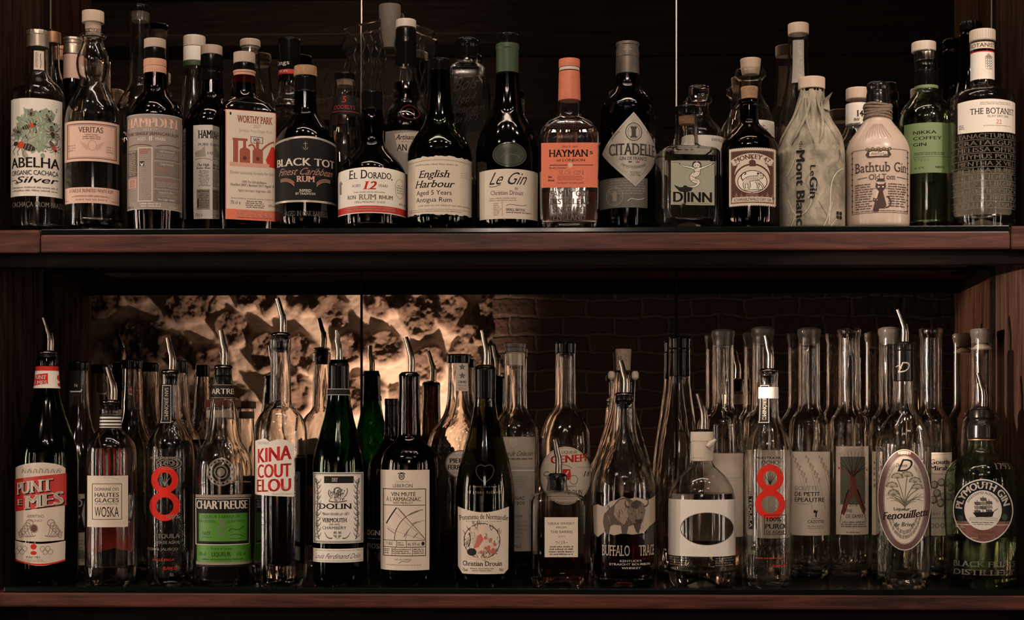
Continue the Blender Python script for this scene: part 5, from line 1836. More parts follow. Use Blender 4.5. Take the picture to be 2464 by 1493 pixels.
L.ring(533, 1276, 10, 13, 3, (0.16, .13, .13)); L.rect(530, 1250, 536, 1264, (0.16, .13, .13)); L.T('1605', 489, 1280, 506, 1289, DG, shear=.3)
L.curve([(550, 1280), (560, 1262), (565, 1290), (585, 1268)], 1.6, DG); L.curve([(552, 1290), (570, 1284), (585, 1294)], 1.2, DG); L.LN(488, 1293, 510, 1296, 1, DG, 1); L.LN(550, 1297, 585, 1300, 1, DG, 1)
L.T('Produit de France', 509, 1319, 556, 1324, DG); L.T('70 cl', 481, 1331, 497, 1339, DG, bold=.3); L.T('LIQUEUR', 510, 1330, 555, 1340, DG, bold=.4, serif=1); L.T('55% vol', 567, 1331, 590, 1339, DG)
L.LN(488, 1346, 584, 1351, 1, DG, 1)
L.done()

b = Bottle('L', 675, [(812, 22), (816, 25.5), (838, 25), (842, 23), (970, 26), (980, 31), (994, 46), (1012, 57), (1036, 63.5), (1380, 63), (1400, 61), (None, 56)], 'aperitif_bottle',
           'tall slim bottle of dark red wine with red capitals on a torn white label', 'smooth', lim=22, foot=48)
b.pour(718, 803, 848, -8, 5, 24, 20)
b.liq(1104, 'redl')
L = b.lab(615, 1058, 707, 1197, 'white', shape=[(616, 1062), (640, 1056), (650, 1064), (668, 1058), (690, 1060), (696, 1068), (707, 1070), (706, 1197), (618, 1192), (615, 1190)])
KR = (0.55, 0.03, 0.03)
for t_, x0, y0, x1, y1, dy in (('KINA', 622, 1080, 701, 1116, -10), ('COUT', 622, 1118, 700, 1152, -4), ('ELOU', 620, 1154, 700, 1186, -4)):
    L.SL(t_, x0, y0 + 2, x1, y1, KR, dy, bold=1.3)
L.T('VÉRITABLE', 622, 1064, 648, 1070, GRY); L.T('VIN', 677, 1172, 689, 1179, GRY); L.T('PRODUIT EN FRANCE', 656, 1188, 702, 1192, GRY)
L.done()

b = Bottle('L', 815, [(866, 21), (880, 24), (940, 26), (962, 28), (1000, 34), (1040, 45), (1080, 56), (1110, 61.5), (1130, 62.5), (1390, 62), (1404, 60), (None, 54)], 'vermouth_bottle',
           'bright green wine bottle with an ornate white label framed in grey leaves', 'green', lim=40)
b.liq(1128, 'dark')
b.pour(795, 872, 880, -4, 0, 21, 19)
b.cap('neck_foil', [(874, 23), (880, 25), (934, 26), (952, 27.4)], M['blackplastic'])
L = b.lab(790, 937, 840, 951, 'black', 'neck_band', lift=0.0012)
L.T('JEAN DOLIN', 784, 940, 836, 948, WI, bold=.4); L.line([(789, 937), (841, 937)], 1, WI); L.line([(789, 951), (841, 951)], 1, WI); L.done()
L = b.lab(755, 1138, 873, 1309, 'white')
L.frame(757, 1140, 871, 1307, 1.6, INK); L.frame(760, 1143, 868, 1304, .8, INK)
L.rect(781, 1147, 850, 1164, INK); L.T('DRY', 799, 1151, 813, 1160, WI, bold=.5, serif=1)
for d in (-1, 1):
    x_ = 812 + d * 43
    L.curve([(x_, 1300), (x_ + d * 14, 1250), (x_ - d * 6, 1200), (x_ + d * 8, 1152)], 2.2, INK)
    for i in range(11):
        yy = 1160 + i * 13
        L.curve([(x_ + d * 4, yy + 6), (x_ - d * 4, yy), (x_ - d * 5, yy - 7)], 3, (0.14, .12, .10), .6)
        L.ring(x_ + d * (5 - (i % 2) * 3), yy, 4, 5, 1.6, (0.14, .12, .10), 10)
rnd = random.Random(21)
for i in range(34):
    a, r = rnd.uniform(0, 6.28), rnd.uniform(2, 17)
    x, y = 812 + r * 1.15 * cos(a), 1192 + r * .95 * sin(a)
    L.curve([(x, y), (x + rnd.uniform(-7, 7), y - 6), (x + rnd.uniform(-8, 8), y + 4), (x + rnd.uniform(-4, 4), y + 7)], 2.6, ((0.13, .115, .10), (0.2, .18, .155), (0.07, .06, .05))[i % 3], .6)
L.curve([(806, 1190), (800, 1176), (812, 1168), (824, 1176), (818, 1186)], 3, (0.1, .09, .08)); L.curve([(792, 1207), (812, 1212), (834, 1206)], 2.4, (0.1, .09, .08))
L.curve([(830, 1196), (838, 1184), (834, 1176)], 2, (0.1, .09, .08)); L.curve([(796, 1198), (788, 1188), (794, 1180)], 2, (0.1, .09, .08))
L.T('DOLIN', 769, 1213, 846, 1226, INK, bold=.7, serif=1); L.T('Maison fondée en 1821', 776, 1234, 838, 1241, INK, shear=.4)
L.T('VERMOUTH', 776, 1248, 834, 1258, INK, bold=.7, serif=1); L.T('200 ANS', 793, 1261, 817, 1265, INK); L.T('CHAMBÉRY', 777, 1268, 833, 1275, INK)
L.poly([(803, 1280), (821, 1280), (821, 1291), (812, 1299), (803, 1291)], (0.22, .2, .17)); L.rect(810, 1280, 814, 1298, WI); L.rect(803, 1286, 821, 1289, WI)
for d in (-1, 1):
    L.curve([(812 + d * 12, 1296), (812 + d * 24, 1300), (812 + d * 30, 1282)], 3.5, (0.14, .12, .10), 1)
L.done()
L = b.lab(755, 1322, 873, 1355, 'white', 'strip_label')
L.LN(760, 1325, 870, 1329, 1, GRY, 1); L.T('Louis Ferdinand Dolin', 760, 1334, 864, 1346, INK, shear=.5, bold=-.2); L.LN(760, 1350, 870, 1353, 1, GRY, 1)
L.done()

b = Bottle('L', 985, [(900, 24), (906, 26), (920, 25), (930, 25), (1052, 28), (1064, 36), (1078, 52), (1096, 65), (1118, 69.5), (1390, 69), (1402, 67), (None, 60)], 'wine_bottle',
           'black wine bottle with a tall cream label of ruled boxes and a fan-shaped chart', 'black', lim=24)
b.liq(1060, 'dark')
b.pour(812, 899, 912, -9, 5, 23, 20)
L = b.lab(917, 1132, 1032, 1374, 'cream')
L.ring(967, 1148, 7, 8, 2, INK); L.curve([(958, 1142), (967, 1136), (976, 1142)], 2, INK); L.rect(963, 1144, 971, 1152, GRY)
L.T('CHÂTEAU DE', 952, 1158, 984, 1163, GRY); L.T('LEBERON', 946, 1166, 993, 1174, INK, serif=1)
L.frame(923, 1177, 1024, 1340, 1.8, INK)
L.T('VIN MUTÉ', 942, 1186, 1000, 1195, INK, bold=.3, serif=1); L.T("À L'ARMAGNAC", 931, 1198, 1012, 1207, INK, bold=.3, serif=1); L.T('100% MERLOT', 947, 1209, 994, 1214, INK, bold=.3)
for y in (1217, 1302, 1318):
    L.line([(924, y), (1023, y)], 1.5, INK)
L.line([(955, 1303), (955, 1318)], 1.2, INK); L.line([(978, 1303), (978, 1318)], 1.2, INK)
for x in (944, 952, 992):
    L.line([(x, 1319), (x, 1338)], 1, INK)
L.T('TUILÉ', 930, 1306, 946, 1313, INK, serif=1, bold=.3); L.LN(957, 1306, 975, 1316, 2, INK, .8); L.T('Alc. 18 % vol.', 981, 1307, 1010, 1314, INK, bold=.3); L.ell(1017, 1310, 4, 5, INK, 14)
L.LN(926, 1322, 942, 1336, 3, INK, .8); L.LN(945, 1322, 951, 1336, 3, INK, .8); L.LN(954, 1322, 990, 1336, 3, INK, .8); L.LN(994, 1322, 1022, 1336, 3, INK, .8)
for r, w in ((74, 1.5), (48, .8)):
    L.line([(1024 - r * cos(RAD(a)), 1302 - r * sin(RAD(a))) for a in range(0, 90, 5)], w, INK)
L.line([(931, 1262), (955, 1223)], 3, INK); L.line([(957, 1223), (1024, 1302)], 1.2, INK); L.line([(950, 1232), (1022, 1300)], .8, GRY); L.line([(932, 1268), (955, 1280), (1024, 1302)], .9, GRY)
for x, y, x1, y1 in ((960, 1222, 976, 1240), (984, 1238, 1014, 1225), (933, 1270, 952, 1283)):
    L.line([(x, y + 3), (x1, y1 + 3)], 2.2, GRY)
L.curve([(992, 1262), (1002, 1256), (1010, 1258)], 2.5, GRY); L.curve([(972, 1294), (976, 1284), (984, 1276)], 2.5, GRY); L.curve([(994, 1296), (1000, 1288), (1006, 1284)], 2.5, GRY)
L.LN(950, 1346, 992, 1352, 1, GRY, 1); L.curve([(960, 1358), (970, 1345), (980, 1360), (986, 1350)], 1, INK); L.LN(931, 1360, 1012, 1364, 1, GRY, 1)
L.done()

b = Bottle('L', 1167, [(882, 23), (888, 26), (906, 25), (960, 25), (1000, 30), (1050, 42), (1100, 56), (1150, 67), (1190, 71.5), (1390, 71), (1402, 69), (None, 62)], 'aperitif_bottle',
           'dark long-necked bottle with a concave cream label of a cherub-like figure in a wreath', 'olive', lim=60)
b.liq(1206, 'dark')
b.pour(795, 882, 896, -7, 4, 23, 20)
b.cap('neck_foil', [(888, 26.6), (910, 26.4), (960, 26)], M['blackplastic'])
L = b.lab(1108, 1100, 1228, 1200, None, 'embossing')
SF2 = P('faint_raised_glass', (0.05, 0.045, 0.032), 0.12, coat=0.6)
for d in (-1, 1):
    L.curve([(1167, 1162), (1167 + d * 34, 1142), (1167 + d * 24, 1108), (1167, 1124)], 2, SF2)
L.LN(1128, 1182, 1206, 1194, 1, SF2, 1); L.LN(1140, 1170, 1194, 1177, 1, SF2, 1)
L.done()
top = [(1103, 1221)] + [(1103 + 119 * i / 12, 1222 + 12 * math.sin(pi * i / 12)) for i in range(1, 12)] + [(1223, 1221)]
L = b.lab(1103, 1222, 1223, 1382, 'cream', shape=top + [(1222, 1372), (1212, 1383), (1114, 1383), (1103, 1366)])
L.TA('Pommeau de Normandie', 1164, 1600, 350, -9.3, 9.3, 12, INK, .3, serif=1); L.LN(1122, 1255, 1206, 1259, 1, GRY, 1)
GN = (0.12, .115, .07)
rnd = random.Random(11)
for i in range(60):
    a = rnd.uniform(0.4, 5.9)
    r = rnd.uniform(32, 45)
    x, y = 1160 + r * cos(a), 1303 + r * sin(a)
    L.curve([(x, y), (x + rnd.uniform(-6, 6), y - 5), (x + rnd.uniform(-8, 8), y - 9)], 2.4, (0.13, .11, .085) if i % 3 else (0.30, .13, .10), .6)
L.ring(1160, 1303, 43, 43, 1.6, INK)
for i in range(90):
    a, r = rnd.uniform(0, 6.28), rnd.uniform(6, 41)
    x, y = 1160 + r * cos(a), 1303 + r * sin(a)
    L.curve([(x, y), (x + rnd.uniform(-5, 5), y + 4), (x + rnd.uniform(-6, 6), y + 8)], 2.2, ((0.10, .09, .06), (0.24, .20, .14), (0.42, .34, .26), (0.36, .14, .10))[i % 4], .5)
L.ell(1153, 1306, 15, 24, (0.46, .37, .29))
SK, SR = (0.60, .46, .36), (0.45, .12, .085)
L.poly([(1152, 1266), (1160, 1262), (1168, 1270), (1164, 1290), (1172, 1300), (1168, 1322), (1150, 1330), (1142, 1318), (1150, 1296)], SK)
L.ell(1159, 1270, 6, 7, SK); L.curve([(1166, 1282), (1178, 1268), (1176, 1254)], 5, SK, 3); L.curve([(1152, 1290), (1140, 1278), (1132, 1266)], 5, SK, 3)
L.poly([(1150, 1290), (1158, 1286), (1164, 1300), (1152, 1318), (1140, 1322), (1146, 1304)], SR); L.curve([(1166, 1312), (1184, 1306), (1192, 1322)], 8, SK, 5); L.curve([(1166, 1318), (1180, 1330), (1196, 1334)], 7, SR, 3)
L.ell(1136, 1330, 11, 9, INK); L.curve([(1120, 1338), (1150, 1350), (1190, 1344)], 5, SK, 2); L.curve([(1128, 1318), (1136, 1300), (1130, 1284)], 2, INK)
for x, y in ((1180, 1300), (1190, 1312), (1176, 1318), (1186, 1324), (1168, 1296), (1158, 1330)):
    L.ell(x, y, 4, 4, SR, 12)
L.T('Christian Drouin', 1115, 1352, 1207, 1363, INK, bold=.3, serif=1); L.LN(1132, 1368, 1190, 1378, 2, GRY, .8, 'c'); L.T('17%vol', 1114, 1370, 1126, 1377, INK); L.T('70cl', 1200, 1370, 1210, 1377, INK)
L.done()

b = Bottle('L', 1341, [(1146, 24, 0), (1152, 26, 0), (1158, 23, 0), (1182, 26, .2), (1188, 46, .7), (1196, 60, .95), (1208, 66, 1), (1390, 66, 1), (1402, 64, 1), (None, 58, 1)], 'whisky_bottle',
           'small square clear bottle with amber whisky at the bottom and a plain cream label', 'smooth', q=0.62, dr=0.86, rot=4, Y=0.055, lim=10, foot=22, wall=3)
b.pour(1058, 1143, 1185, -7, 3, 22, 19, collar='rubber')
b.liq(1336, 'amber')
L = b.lab(1307, 1246, 1386, 1342, 'cream')
L.T('NIKKA WHISKY', 1315, 1258, 1378, 1264, INK); L.T('FROM', 1335, 1268, 1358, 1273, INK); L.T('THE BARREL', 1321, 1278, 1375, 1284, INK); L.T('alc.51.4°', 1340, 1290, 1356, 1294, INK)
L.T('ウイスキー', 1333, 1304, 1362, 1311, INK); L.LN(1316, 1315, 1378, 1339, 4, INK, .85, 'c')
L.done()

b = Bottle('L', 1502, [(966, 22), (972, 25), (990, 26), (1002, 27), (1030, 28), (1056, 32), (1080, 40), (1110, 55), (1136, 68), (1160, 75), (1180, 76.5), (1380, 75), (1402, 72), (None, 64)], 'whiskey_bottle',
           'bell-shaped clear bottle of red-amber whiskey with a bison drawn on its label', 'clear', lim=40, foot=18)
b.pour(868, 948, 984, -9, 3, 24, 22)
b.liq(1188, 'whisky')
torn = [(1428, 1222), (1440, 1216), (1456, 1222), (1470, 1208), (1484, 1204), (1500, 1196), (1512, 1202), (1530, 1198), (1556, 1206), (1575, 1194), (1575, 1258), (1562, 1268), (1548, 1284), (1520, 1288), (1500, 1284), (1478, 1290), (1456, 1282), (1440, 1296), (1430, 1288)]
L = b.lab(1428, 1194, 1575, 1296, P('kraft_paper', (0.36, 0.29, 0.22), .6, var=.15, scale=40), shape=torn)
BI, BM, BL = (0.085, .06, .045), (0.15, .11, .082), (0.26, .20, .15)
L.poly([(1457, 1286), (1453, 1262), (1456, 1240), (1466, 1226), (1478, 1216), (1488, 1203), (1500, 1198), (1512, 1200), (1524, 1208), (1534, 1216), (1538, 1240), (1528, 1262), (1512, 1268), (1508, 1286), (1497, 1286), (1494, 1266), (1478, 1264), (1470, 1268), (1466, 1288)], BI)
L.poly([(1480, 1218), (1492, 1204), (1506, 1202), (1514, 1214), (1512, 1244), (1502, 1264), (1488, 1254), (1478, 1240)], BL)
L.poly([(1512, 1214), (1522, 1206), (1538, 1206), (1548, 1214), (1552, 1230), (1548, 1250), (1542, 1262), (1538, 1276), (1530, 1278), (1524, 1264), (1514, 1250), (1508, 1232)], BM)
L.poly([(1518, 1212), (1530, 1204), (1542, 1210), (1540, 1222), (1528, 1226), (1518, 1222)], (0.05, .036, .028))
L.poly([(1527, 1252), (1544, 1250), (1542, 1262), (1530, 1264)], (0.035, .026, .02)); L.poly([(1522, 1260), (1542, 1262), (1536, 1286), (1530, 1282)], (0.05, .036, .028))
L.curve([(1514, 1222), (1502, 1222), (1502, 1206), (1508, 1204)], 4.5, (0.05, .04, .03), 1); L.curve([(1548, 1220), (1559, 1222), (1560, 1206), (1555, 1202)], 4.5, (0.05, .04, .03), 1)
L.ell(1519, 1236, 2, 2, INK, 8); L.ell(1543, 1235, 2, 2, INK, 8); L.curve([(1458, 1236), (1450, 1250), (1455, 1270)], 1.6, BI)
L.curve([(1512, 1228), (1516, 1236), (1522, 1234)], 1.2, BL); L.line([(1532, 1228), (1535, 1250)], 3, BL, 1)
for i in range(40):
    x, y = rnd.uniform(1458, 1545), rnd.uniform(1212, 1268)
    L.curve([(x, y), (x + 2, y + 5), (x + rnd.uniform(-2, 5), y + 11)], 1.1, (0.20, .15, .11) if i % 2 else (0.04, .03, .022))
L.done()
L = b.lab(1440, 1305, 1575, 1375, None, 'print')
L.SL('BUFFALO', 1450, 1314, 1515, 1339, (0.6, .5, .40), 0, bold=.2, serif=1); L.SL('TRACE', 1536, 1314, 1572, 1339, (0.6, .5, .40), 0, bold=.2, serif=1)
L.T('KENTUCKY', 1492, 1349, 1543, 1354, WI, bold=.3); L.T('STRAIGHT BOURBON', 1467, 1357, 1563, 1362, WI, bold=.3); L.T('WHISKEY', 1496, 1366, 1541, 1371, WI, bold=.3)
L.done()

b = Bottle('L', 1689, [(1042, 22), (1110, 25), (1122, 29), (1134, 42), (1152, 60), (1176, 74), (1204, 80), (1385, 80), (1404, 78), (None, 70)], 'spirit_bottle',
           'broad clear bottle with a paper-wrapped neck and a cream label with an oval window', 'smooth', lim=28, foot=34)
b.pour(948, 1037, 1046, -10, 4, 22, 20, collar='rubber')
b.liq(1192, 'water')
nk = b.cap('neck_wrap', [(1040, 27), (1062, 28), (1064, 27), (1111, 27.5)], PAPER['cream'])
L = Label(b, 'neck_print', 1090, lift=0.0016)
L.T('KINOS', 1666, 1085, 1704, 1095, INK); L.T('Mastiha Spirit', 1668, 1099, 1697, 1104, INK); L.curve([(1662, 1063), (1680, 1060), (1700, 1066), (1711, 1056)], 1.4, (0.35, .29, .22))
L.done()
v, f = tube([(x * b.k, -0.0165, b.zrow(y, 27)) for x, y in ((14, 1076), (22, 1068), (33, 1058))], [0.003, 0.0045, 0.001], 8)
mesh_obj('wrap_tail', v, f, PAPER['cream'], None, nk)
out_ = [(1608, 1203), (1769, 1203), (1769, 1341), (1608, 1341)]
L = b.lab(1609, 1204, 1768, 1341, None)
ex, ey, ea, eb = 1701, 1274, 63, 40
v, f = [], []
n = 48
for i in range(n):
    a = 2 * pi * i / n
    c_, s_ = cos(a), sin(a)
    hx = (1768 - ex) if c_ > 0 else (ex - 1609)
    hy = (1341 - ey) if s_ > 0 else (ey - 1204)
    t = min(hx / max(abs(c_), 1e-6), hy / max(abs(s_), 1e-6))
    v += [(ex + ea * c_, ey + eb * s_), (ex + t * c_, ey + t * s_)]
for i in range(n):
    j = (i + 1) % n
    f.append((2 * i, 2 * j, 2 * j + 1, 2 * i + 1))
for sx, sy in ((1768, 1341), (1609, 1341), (1609, 1204), (1768, 1204)):
    k_ = len(v); v.append((sx, sy))
    best = sorted(range(n), key=lambda i: (v[2 * i + 1][0] - sx) ** 2 + (v[2 * i + 1][1] - sy) ** 2)[:2]
    f.append((k_, 2 * best[0] + 1, 2 * best[1] + 1))
L.add(v, f, PAPER['white'])
L.ring(ex, ey, ea, eb, 1.2, (0.4, .34, .27))
L.done()
L = b.lab(1609, 1346, 1768, 1372, None, 'embossing')
L.LN(1610, 1344, 1660, 1366, 4, SEAL, .8); L.LN(1720, 1344, 1766, 1366, 4, SEAL, .8)
L.done()
# pale sheet on the far side with dark lettering, seen through the window
L = b.lab(1630, 1240, 1760, 1312, P('back_paper', (0.26, .225, .18), .6), 'back_label')
L.T('KINOS', 1650, 1254, 1722, 1266, INK, bold=.4)
o = L.done(); o.rotation_euler = (0, 0, pi)

b = agave(1849, None, 808, 890, 'clear bottle with a big red figure eight, white neck ring and black side tab', True)
b.cap('neck_ring', [(932, 23.6), (960, 24.2)], PAPER['white'])

b = Bottle('L', 2174, [(838, 20), (922, 22), (975, 24), (990, 29), (1008, 42), (1034, 57), (1062, 64), (1080, 65), (1390, 64), (1404, 62), (None, 55)], 'liqueur_bottle',
           'clear bottle with a tall oval label of a flowering fennel plant', 'clear', lim=26, foot=20, punt=0.75)
b.pour(745, 826, 842, -14, 2, 21, 18, collar='rubber')
b.cap('neck_foil', [(828, 23), (842, 23.5), (844, 22.5), (918, 23.5)], M['blackplastic'])
b.liq(1078, 'water')
L = Label(b, 'neck_print', 880, lift=0.0012)
L.T('D', 2162, 872, 2182, 897, GRY, shear=.4); L.curve([(2158, 884), (2164, 876), (2170, 888)], 1.5, GRY); L.done()
L = b.lab(2114, 1082, 2238, 1326, 'cream', shape='ell')
L.ring(2176, 1204, 60, 120, 13, PAPER['maroon'], 64); L.ring(2176, 1204, 46, 106, 1, BRN, 64)
L.T('D', 2160, 1106, 2188, 1136, INK, shear=.4); L.T('Denoix', 2156, 1116, 2182, 1125, INK, bold=.3, shear=.3)
L.TA('Maison Denoix Distillateurs', 2176, 1204, 40, -72, -30, 6, INK, ry=92); L.TA('2 Boulevard Marechal Lyautey', 2176, 1204, 40, 30, 72, 6, INK, ry=92)
ST = (0.13, .12, .08)
for tx, ty in ((2148, 1172), (2160, 1150), (2182, 1146), (2200, 1160), (2205, 1176), (2152, 1190)):
    L.curve([(2177, 1228), (2176, 1196), (tx, ty + 4)], 1.8, ST)
    for i in range(9):
        a = pi + pi * i / 8
        x, y = tx + 12 * cos(a), ty + 10 * sin(a)
        L.line([(tx, ty + 3), (x, y)], .8, ST); L.ell(x, y, 2.4, 2, (0.22, .2, .13) if i % 2 else ST, 8)
for i in range(14):
    d = -1 if i % 2 else 1
    L.curve([(2177, 1222 - i), (2177 + d * (14 + i), 1206 - i), (2177 + d * (24 + i * 1.6), 1208 - (i % 5) * 5)], .9, ST)
L.T('Liqueur', 2152, 1222, 2189, 1230, INK, bold=.5)
L.SL('Fenouillette', 2126, 1236, 2230, 1254, INK, -12, bold=.8, serif=1, shear=.2)
L.T('de Brive', 2152, 1258, 2196, 1268, INK, shear=.2, bold=.2)
for i, (r, t_) in enumerate(((36, 'Infusion de semences de fenouil et autres plantes'), (30, 'sans colorant, par nos soins au feu de bois'))):
    L.TA(t_, 2176, 1204, r + 6, 245 - i * 8, 115 + i * 8, 5.5, INK, inside=True, ry=(94 - i * 12))
L.ring(2216, 1198, 7, 9, 1, (0.4, .35, .27))
L.done()

b = Bottle('L', 2362, [(1034, 27), (1062, 29), (1088, 33), (1100, 48), (1118, 72), (1140, 84), (1168, 88), (1260, 87), (1296, 84), (1306, 82), (1392, 82), (1404, 80), (None, 72)], 'gin_bottle',
           'broad clear bottle with a round sailing-ship label, right end of the lower shelf', 'pale', lim=24, foot=22)
b.pour(898, 982, 1036, -9, 4, 21, 30, collar='rubber')
b.cap('rubber_seal', [(990, 24), (1004, 30), (1012, 26), (1022, 33), (1056, 34), (1060, 32)], M['rubber'], lim=4)
b.cap('seal_ring', [(1057, 33), (1061, 33)], M['copper'])
b.liq(1296, 'water')
L = b.lab(2294, 1152, 2432, 1308, None, 'label')
cx_, cy_, r_ = 2365, 1231, 67
NV = P('navy_paper', (0.009, .010, .011), .6, spec=.15)
L.ell(cx_, cy_, 68, 77, PAPER['white'], 56); L.ell(cx_, cy_, 65.5, 74, NV, 56)
L.poly([(cx_ + 65.5 * cos(RAD(a)), cy_ + 74 * sin(RAD(a))) for a in range(20, 165, 5)], P('copper_paper', (0.20, .075, .055), .5, var=.1))
L.ell(cx_, cy_ - 2, 42, 48, PAPER['white'], 44)
L.TA('PLYMOUTH GIN', cx_, cy_, 47, -86, 78, 15, WI, 1.0, ry=54); L.TA('HANDCRAFTED IN ENGLAND', cx_, cy_, 36, -62, 62, 5, INK, .3, ry=41)
for mx, h in ((2352, 30), (2365, 40), (2378, 32)):
    L.line([(mx, cy_ + 6), (mx, cy_ - h + 4)], 1.4, INK)
    for k_ in range(3):
        y = cy_ - h + 8 + k_ * 10
        L.poly([(mx - 7, y), (mx + 7, y), (mx + 9, y + 8), (mx - 5, y + 8)], (0.25, .22, .18) if k_ % 2 else (0.10, .09, .075))
L.poly([(2342, cy_ + 4), (2390, cy_ + 1), (2386, cy_ + 14), (2350, cy_ + 15)], INK); L.line([(2388, cy_ + 2), (2398, cy_ - 6)], 1.5, INK)
for k_ in range(3):
    L.curve([(2334, cy_ + 17 + k_ * 3), (2366, cy_ + 12 + k_ * 4), (2398, cy_ + 18 + k_ * 3)], 1, GRY)
L.LN(2338, cy_ + 26, 2392, cy_ + 36, 2, INK, .8, 'c'); L.rect(2306, 1264, 2424, 1265.5, PAPER['white'])
L.T('Original Strength', 2344, 1276, 2390, 1284, (0.1, .04, .03), shear=.4); L.T('Gin', 2354, 1287, 2376, 1294, (0.1, .04, .03), shear=.4); L.T('70CL', 2313, 1267, 2324, 1273, WI, bold=.4)
L.ell(2314, 1250, 7, 8, (0.02, .05, .03), 14); L.ell(2414, 1246, 7, 8, (0.03, .07, .04), 14)
L.done()
L = b.lab(2320, 1330, 2440, 1390, None, 'embossing')
L.T('BLACK FRIARS', 2298, 1353, 2436, 1366, EM, bold=.4, serif=1); L.T('DISTILLERY', 2298, 1373, 2436, 1386, EM, bold=.4, serif=1); L.done()
L = Label(b, 'raised_date', 1123)
L.T('1793', 2392, 1116, 2424, 1130, EM, serif=1, bold=.3)
L.done()

# ------------------------------------------------------------------ lower shelf, bottles behind
LB = 'half hidden bottles behind the front row of the lower shelf'
b = Bottle('L', 190, [(890, 21), (930, 22), (985, 24), (1030, 32), (1080, 52), (1130, 60), (1360, 60), (None, 55)], 'spirit_bottle',
           'clear bottle with a black cap and small black neck label, behind the striped-neck bottle', 'clear', Y=0.185, lim=30, group=LB)
b.cap('cap', [(870, 21), (873, 22.5), (892, 22.5)], M['blackplastic'])
L = b.lab(172, 892, 192, 940, 'black', 'neck_label'); L.T('N', 180, 925, 186, 932, WI); L.line([(171, 943), (194, 943), (196, 938)], 3, WI); L.done()
L = b.lab(168, 1190, 212, 1362, 'cream', 'label')
L.poly([(172, 1208), (204, 1200), (196, 1240), (205, 1282), (172, 1284), (182, 1244)], INK); L.ring(190, 1212, 8, 9, 3, PAPER['cream']); L.poly([(180, 1232), (194, 1244), (180, 1262)], PAPER['cream']); L.LN(174, 1300, 206, 1356, 7, GRY, .7); L.done()
b = Bottle('L', 318, [(888, 22), (930, 23), (1000, 25), (1030, 32), (1060, 46), (1090, 54), (1360, 54), (None, 50)], 'tequila_bottle',
           'clear bottle with a flat black cap, behind and right of the striped-neck bottle', 'clear', Y=0.19, lim=24, group=LB)
b.cap('cap', [(866, 22.5), (869, 24), (888, 24)], M['blackplastic'])
L = b.lab(326, 918, 334, 985, None, 'neck_print'); L.T('25', 327, 922, 333, 945, (0.3, .02, .015), bold=.3); L.T('30', 327, 952, 333, 966, (0.3, .02, .015)); L.done()
b = Bottle('L', 434, [(892, 17), (940, 20), (1000, 24), (1024, 30), (1056, 46), (1090, 52), (1360, 52), (None, 48)], 'tequila_bottle',
           'clear dark-filled bottle with a shiny black cap, close behind the left red eight', 'clear', Y=0.165, lim=24, group=LB)
b.cap('cap', [(868, 16), (870, 17.5), (898, 17.5)], M['blackplastic'])
b.liq(1060, 'redl')
b = Bottle('L', 536, [(962, 36), (984, 38), (1020, 38), (1050, 40), (1080, 45), (1360, 45), (None, 42)], 'jar_bottle',
           'wide-necked clear bottle with a dull red cap, behind the green-labelled bottle', 'clear', Y=0.18, lim=16, group=LB, cat='bottle')
b.cap('cap', [(962, 42), (964, 43), (980, 43)], P('dull_red_cap', (0.16, .035, .025), .45))
b.cap('neck_label', [(988, 39), (1006, 39)], PAPER['cream'])
L = b.lab(496, 1190, 576, 1345, 'cream'); L.LN(500, 1200, 516, 1340, 12, GRY, .7); L.done()
b = Bottle('L', 942, [(962, 15), (1040, 17), (1062, 20), (1090, 38), (1120, 56), (1150, 58), (1370, 58), (None, 54)], 'cognac_bottle',
           'dark bottle with white lettering between the ornate white label and the black wine bottle', 'black', Y=0.18, lim=20, group=LB)
b.cap('screw_cap', [(960, 16.5), (976, 16.5), (977, 15.5), (1040, 17)], M['blackplastic'])
L = b.lab(884, 1268, 940, 1340, None, 'print')
L.T('COGNAC', 884, 1278, 944, 1290, WI, bold=.4); L.LN(886, 1297, 930, 1301, 1, GRY, 1); L.T('PROSPER', 886, 1310, 944, 1322, GRY, bold=.4); L.done()
b = Bottle('L', 1103, [(872, 24), (946, 25), (978, 29), (1000, 36), (1018, 48), (1038, 64), (1066, 74), (1100, 76), (1140, 72), (1150, 71), (1370, 70), (None, 64)], 'cognac_bottle',
           'round-shouldered clear bottle with a two-star neck strip and oval cream label', 'clear', Y=0.165, lim=24, group=LB)
b.cap('cap', [(852, 26), (855, 27.5), (874, 27.5)], M['blackplastic'])
L = b.lab(1097, 872, 1126, 942, 'cream', 'neck_label')
for cy_ in (884, 905):
    L.poly([(1112 + (9 if i % 2 == 0 else 4) * sin(i * pi / 5), cy_ - (9 if i % 2 == 0 else 4) * cos(i * pi / 5)) for i in range(10)], (0.16, .14, .12))
L.T('1840', 1103, 917, 1121, 923, INK, bold=.5); L.T('Formula', 1103, 926, 1121, 930, INK); L.T('45%vol', 1103, 933, 1121, 939, RED); L.done()
L = b.lab(1072, 1084, 1146, 1152, 'cream', shape='ell', name='label')
L.ring(1109, 1118, 37, 34, 3, (0.18, .15, .12)); L.T('PIERRE', 1083, 1104, 1132, 1115, INK, bold=.9); L.T('FERRAND', 1078, 1120, 1138, 1131, INK, bold=.9); L.T('COGNAC', 1090, 1094, 1126, 1099, GRY); L.T('GRANDE CHAMPAGNE', 1084, 1137, 1130, 1141, GRY); L.done()
b.liq(1290, 'amber')
b = Bottle('L', 1239, [(845, 23), (852, 25), (878, 24), (980, 25), (992, 30), (1008, 44), (1034, 54), (1060, 55), (1370, 55), (None, 50)], 'armagnac_bottle',
           'clear bottle with a brown stopper and long grey label of handwriting', 'clear', Y=0.165, lim=20, group=LB)
b.cap('stopper', [(824, 25), (827, 26.5), (836, 26), (837, 25), (847, 26)], P('brown_stopper', (0.045, .025, .018), .45))
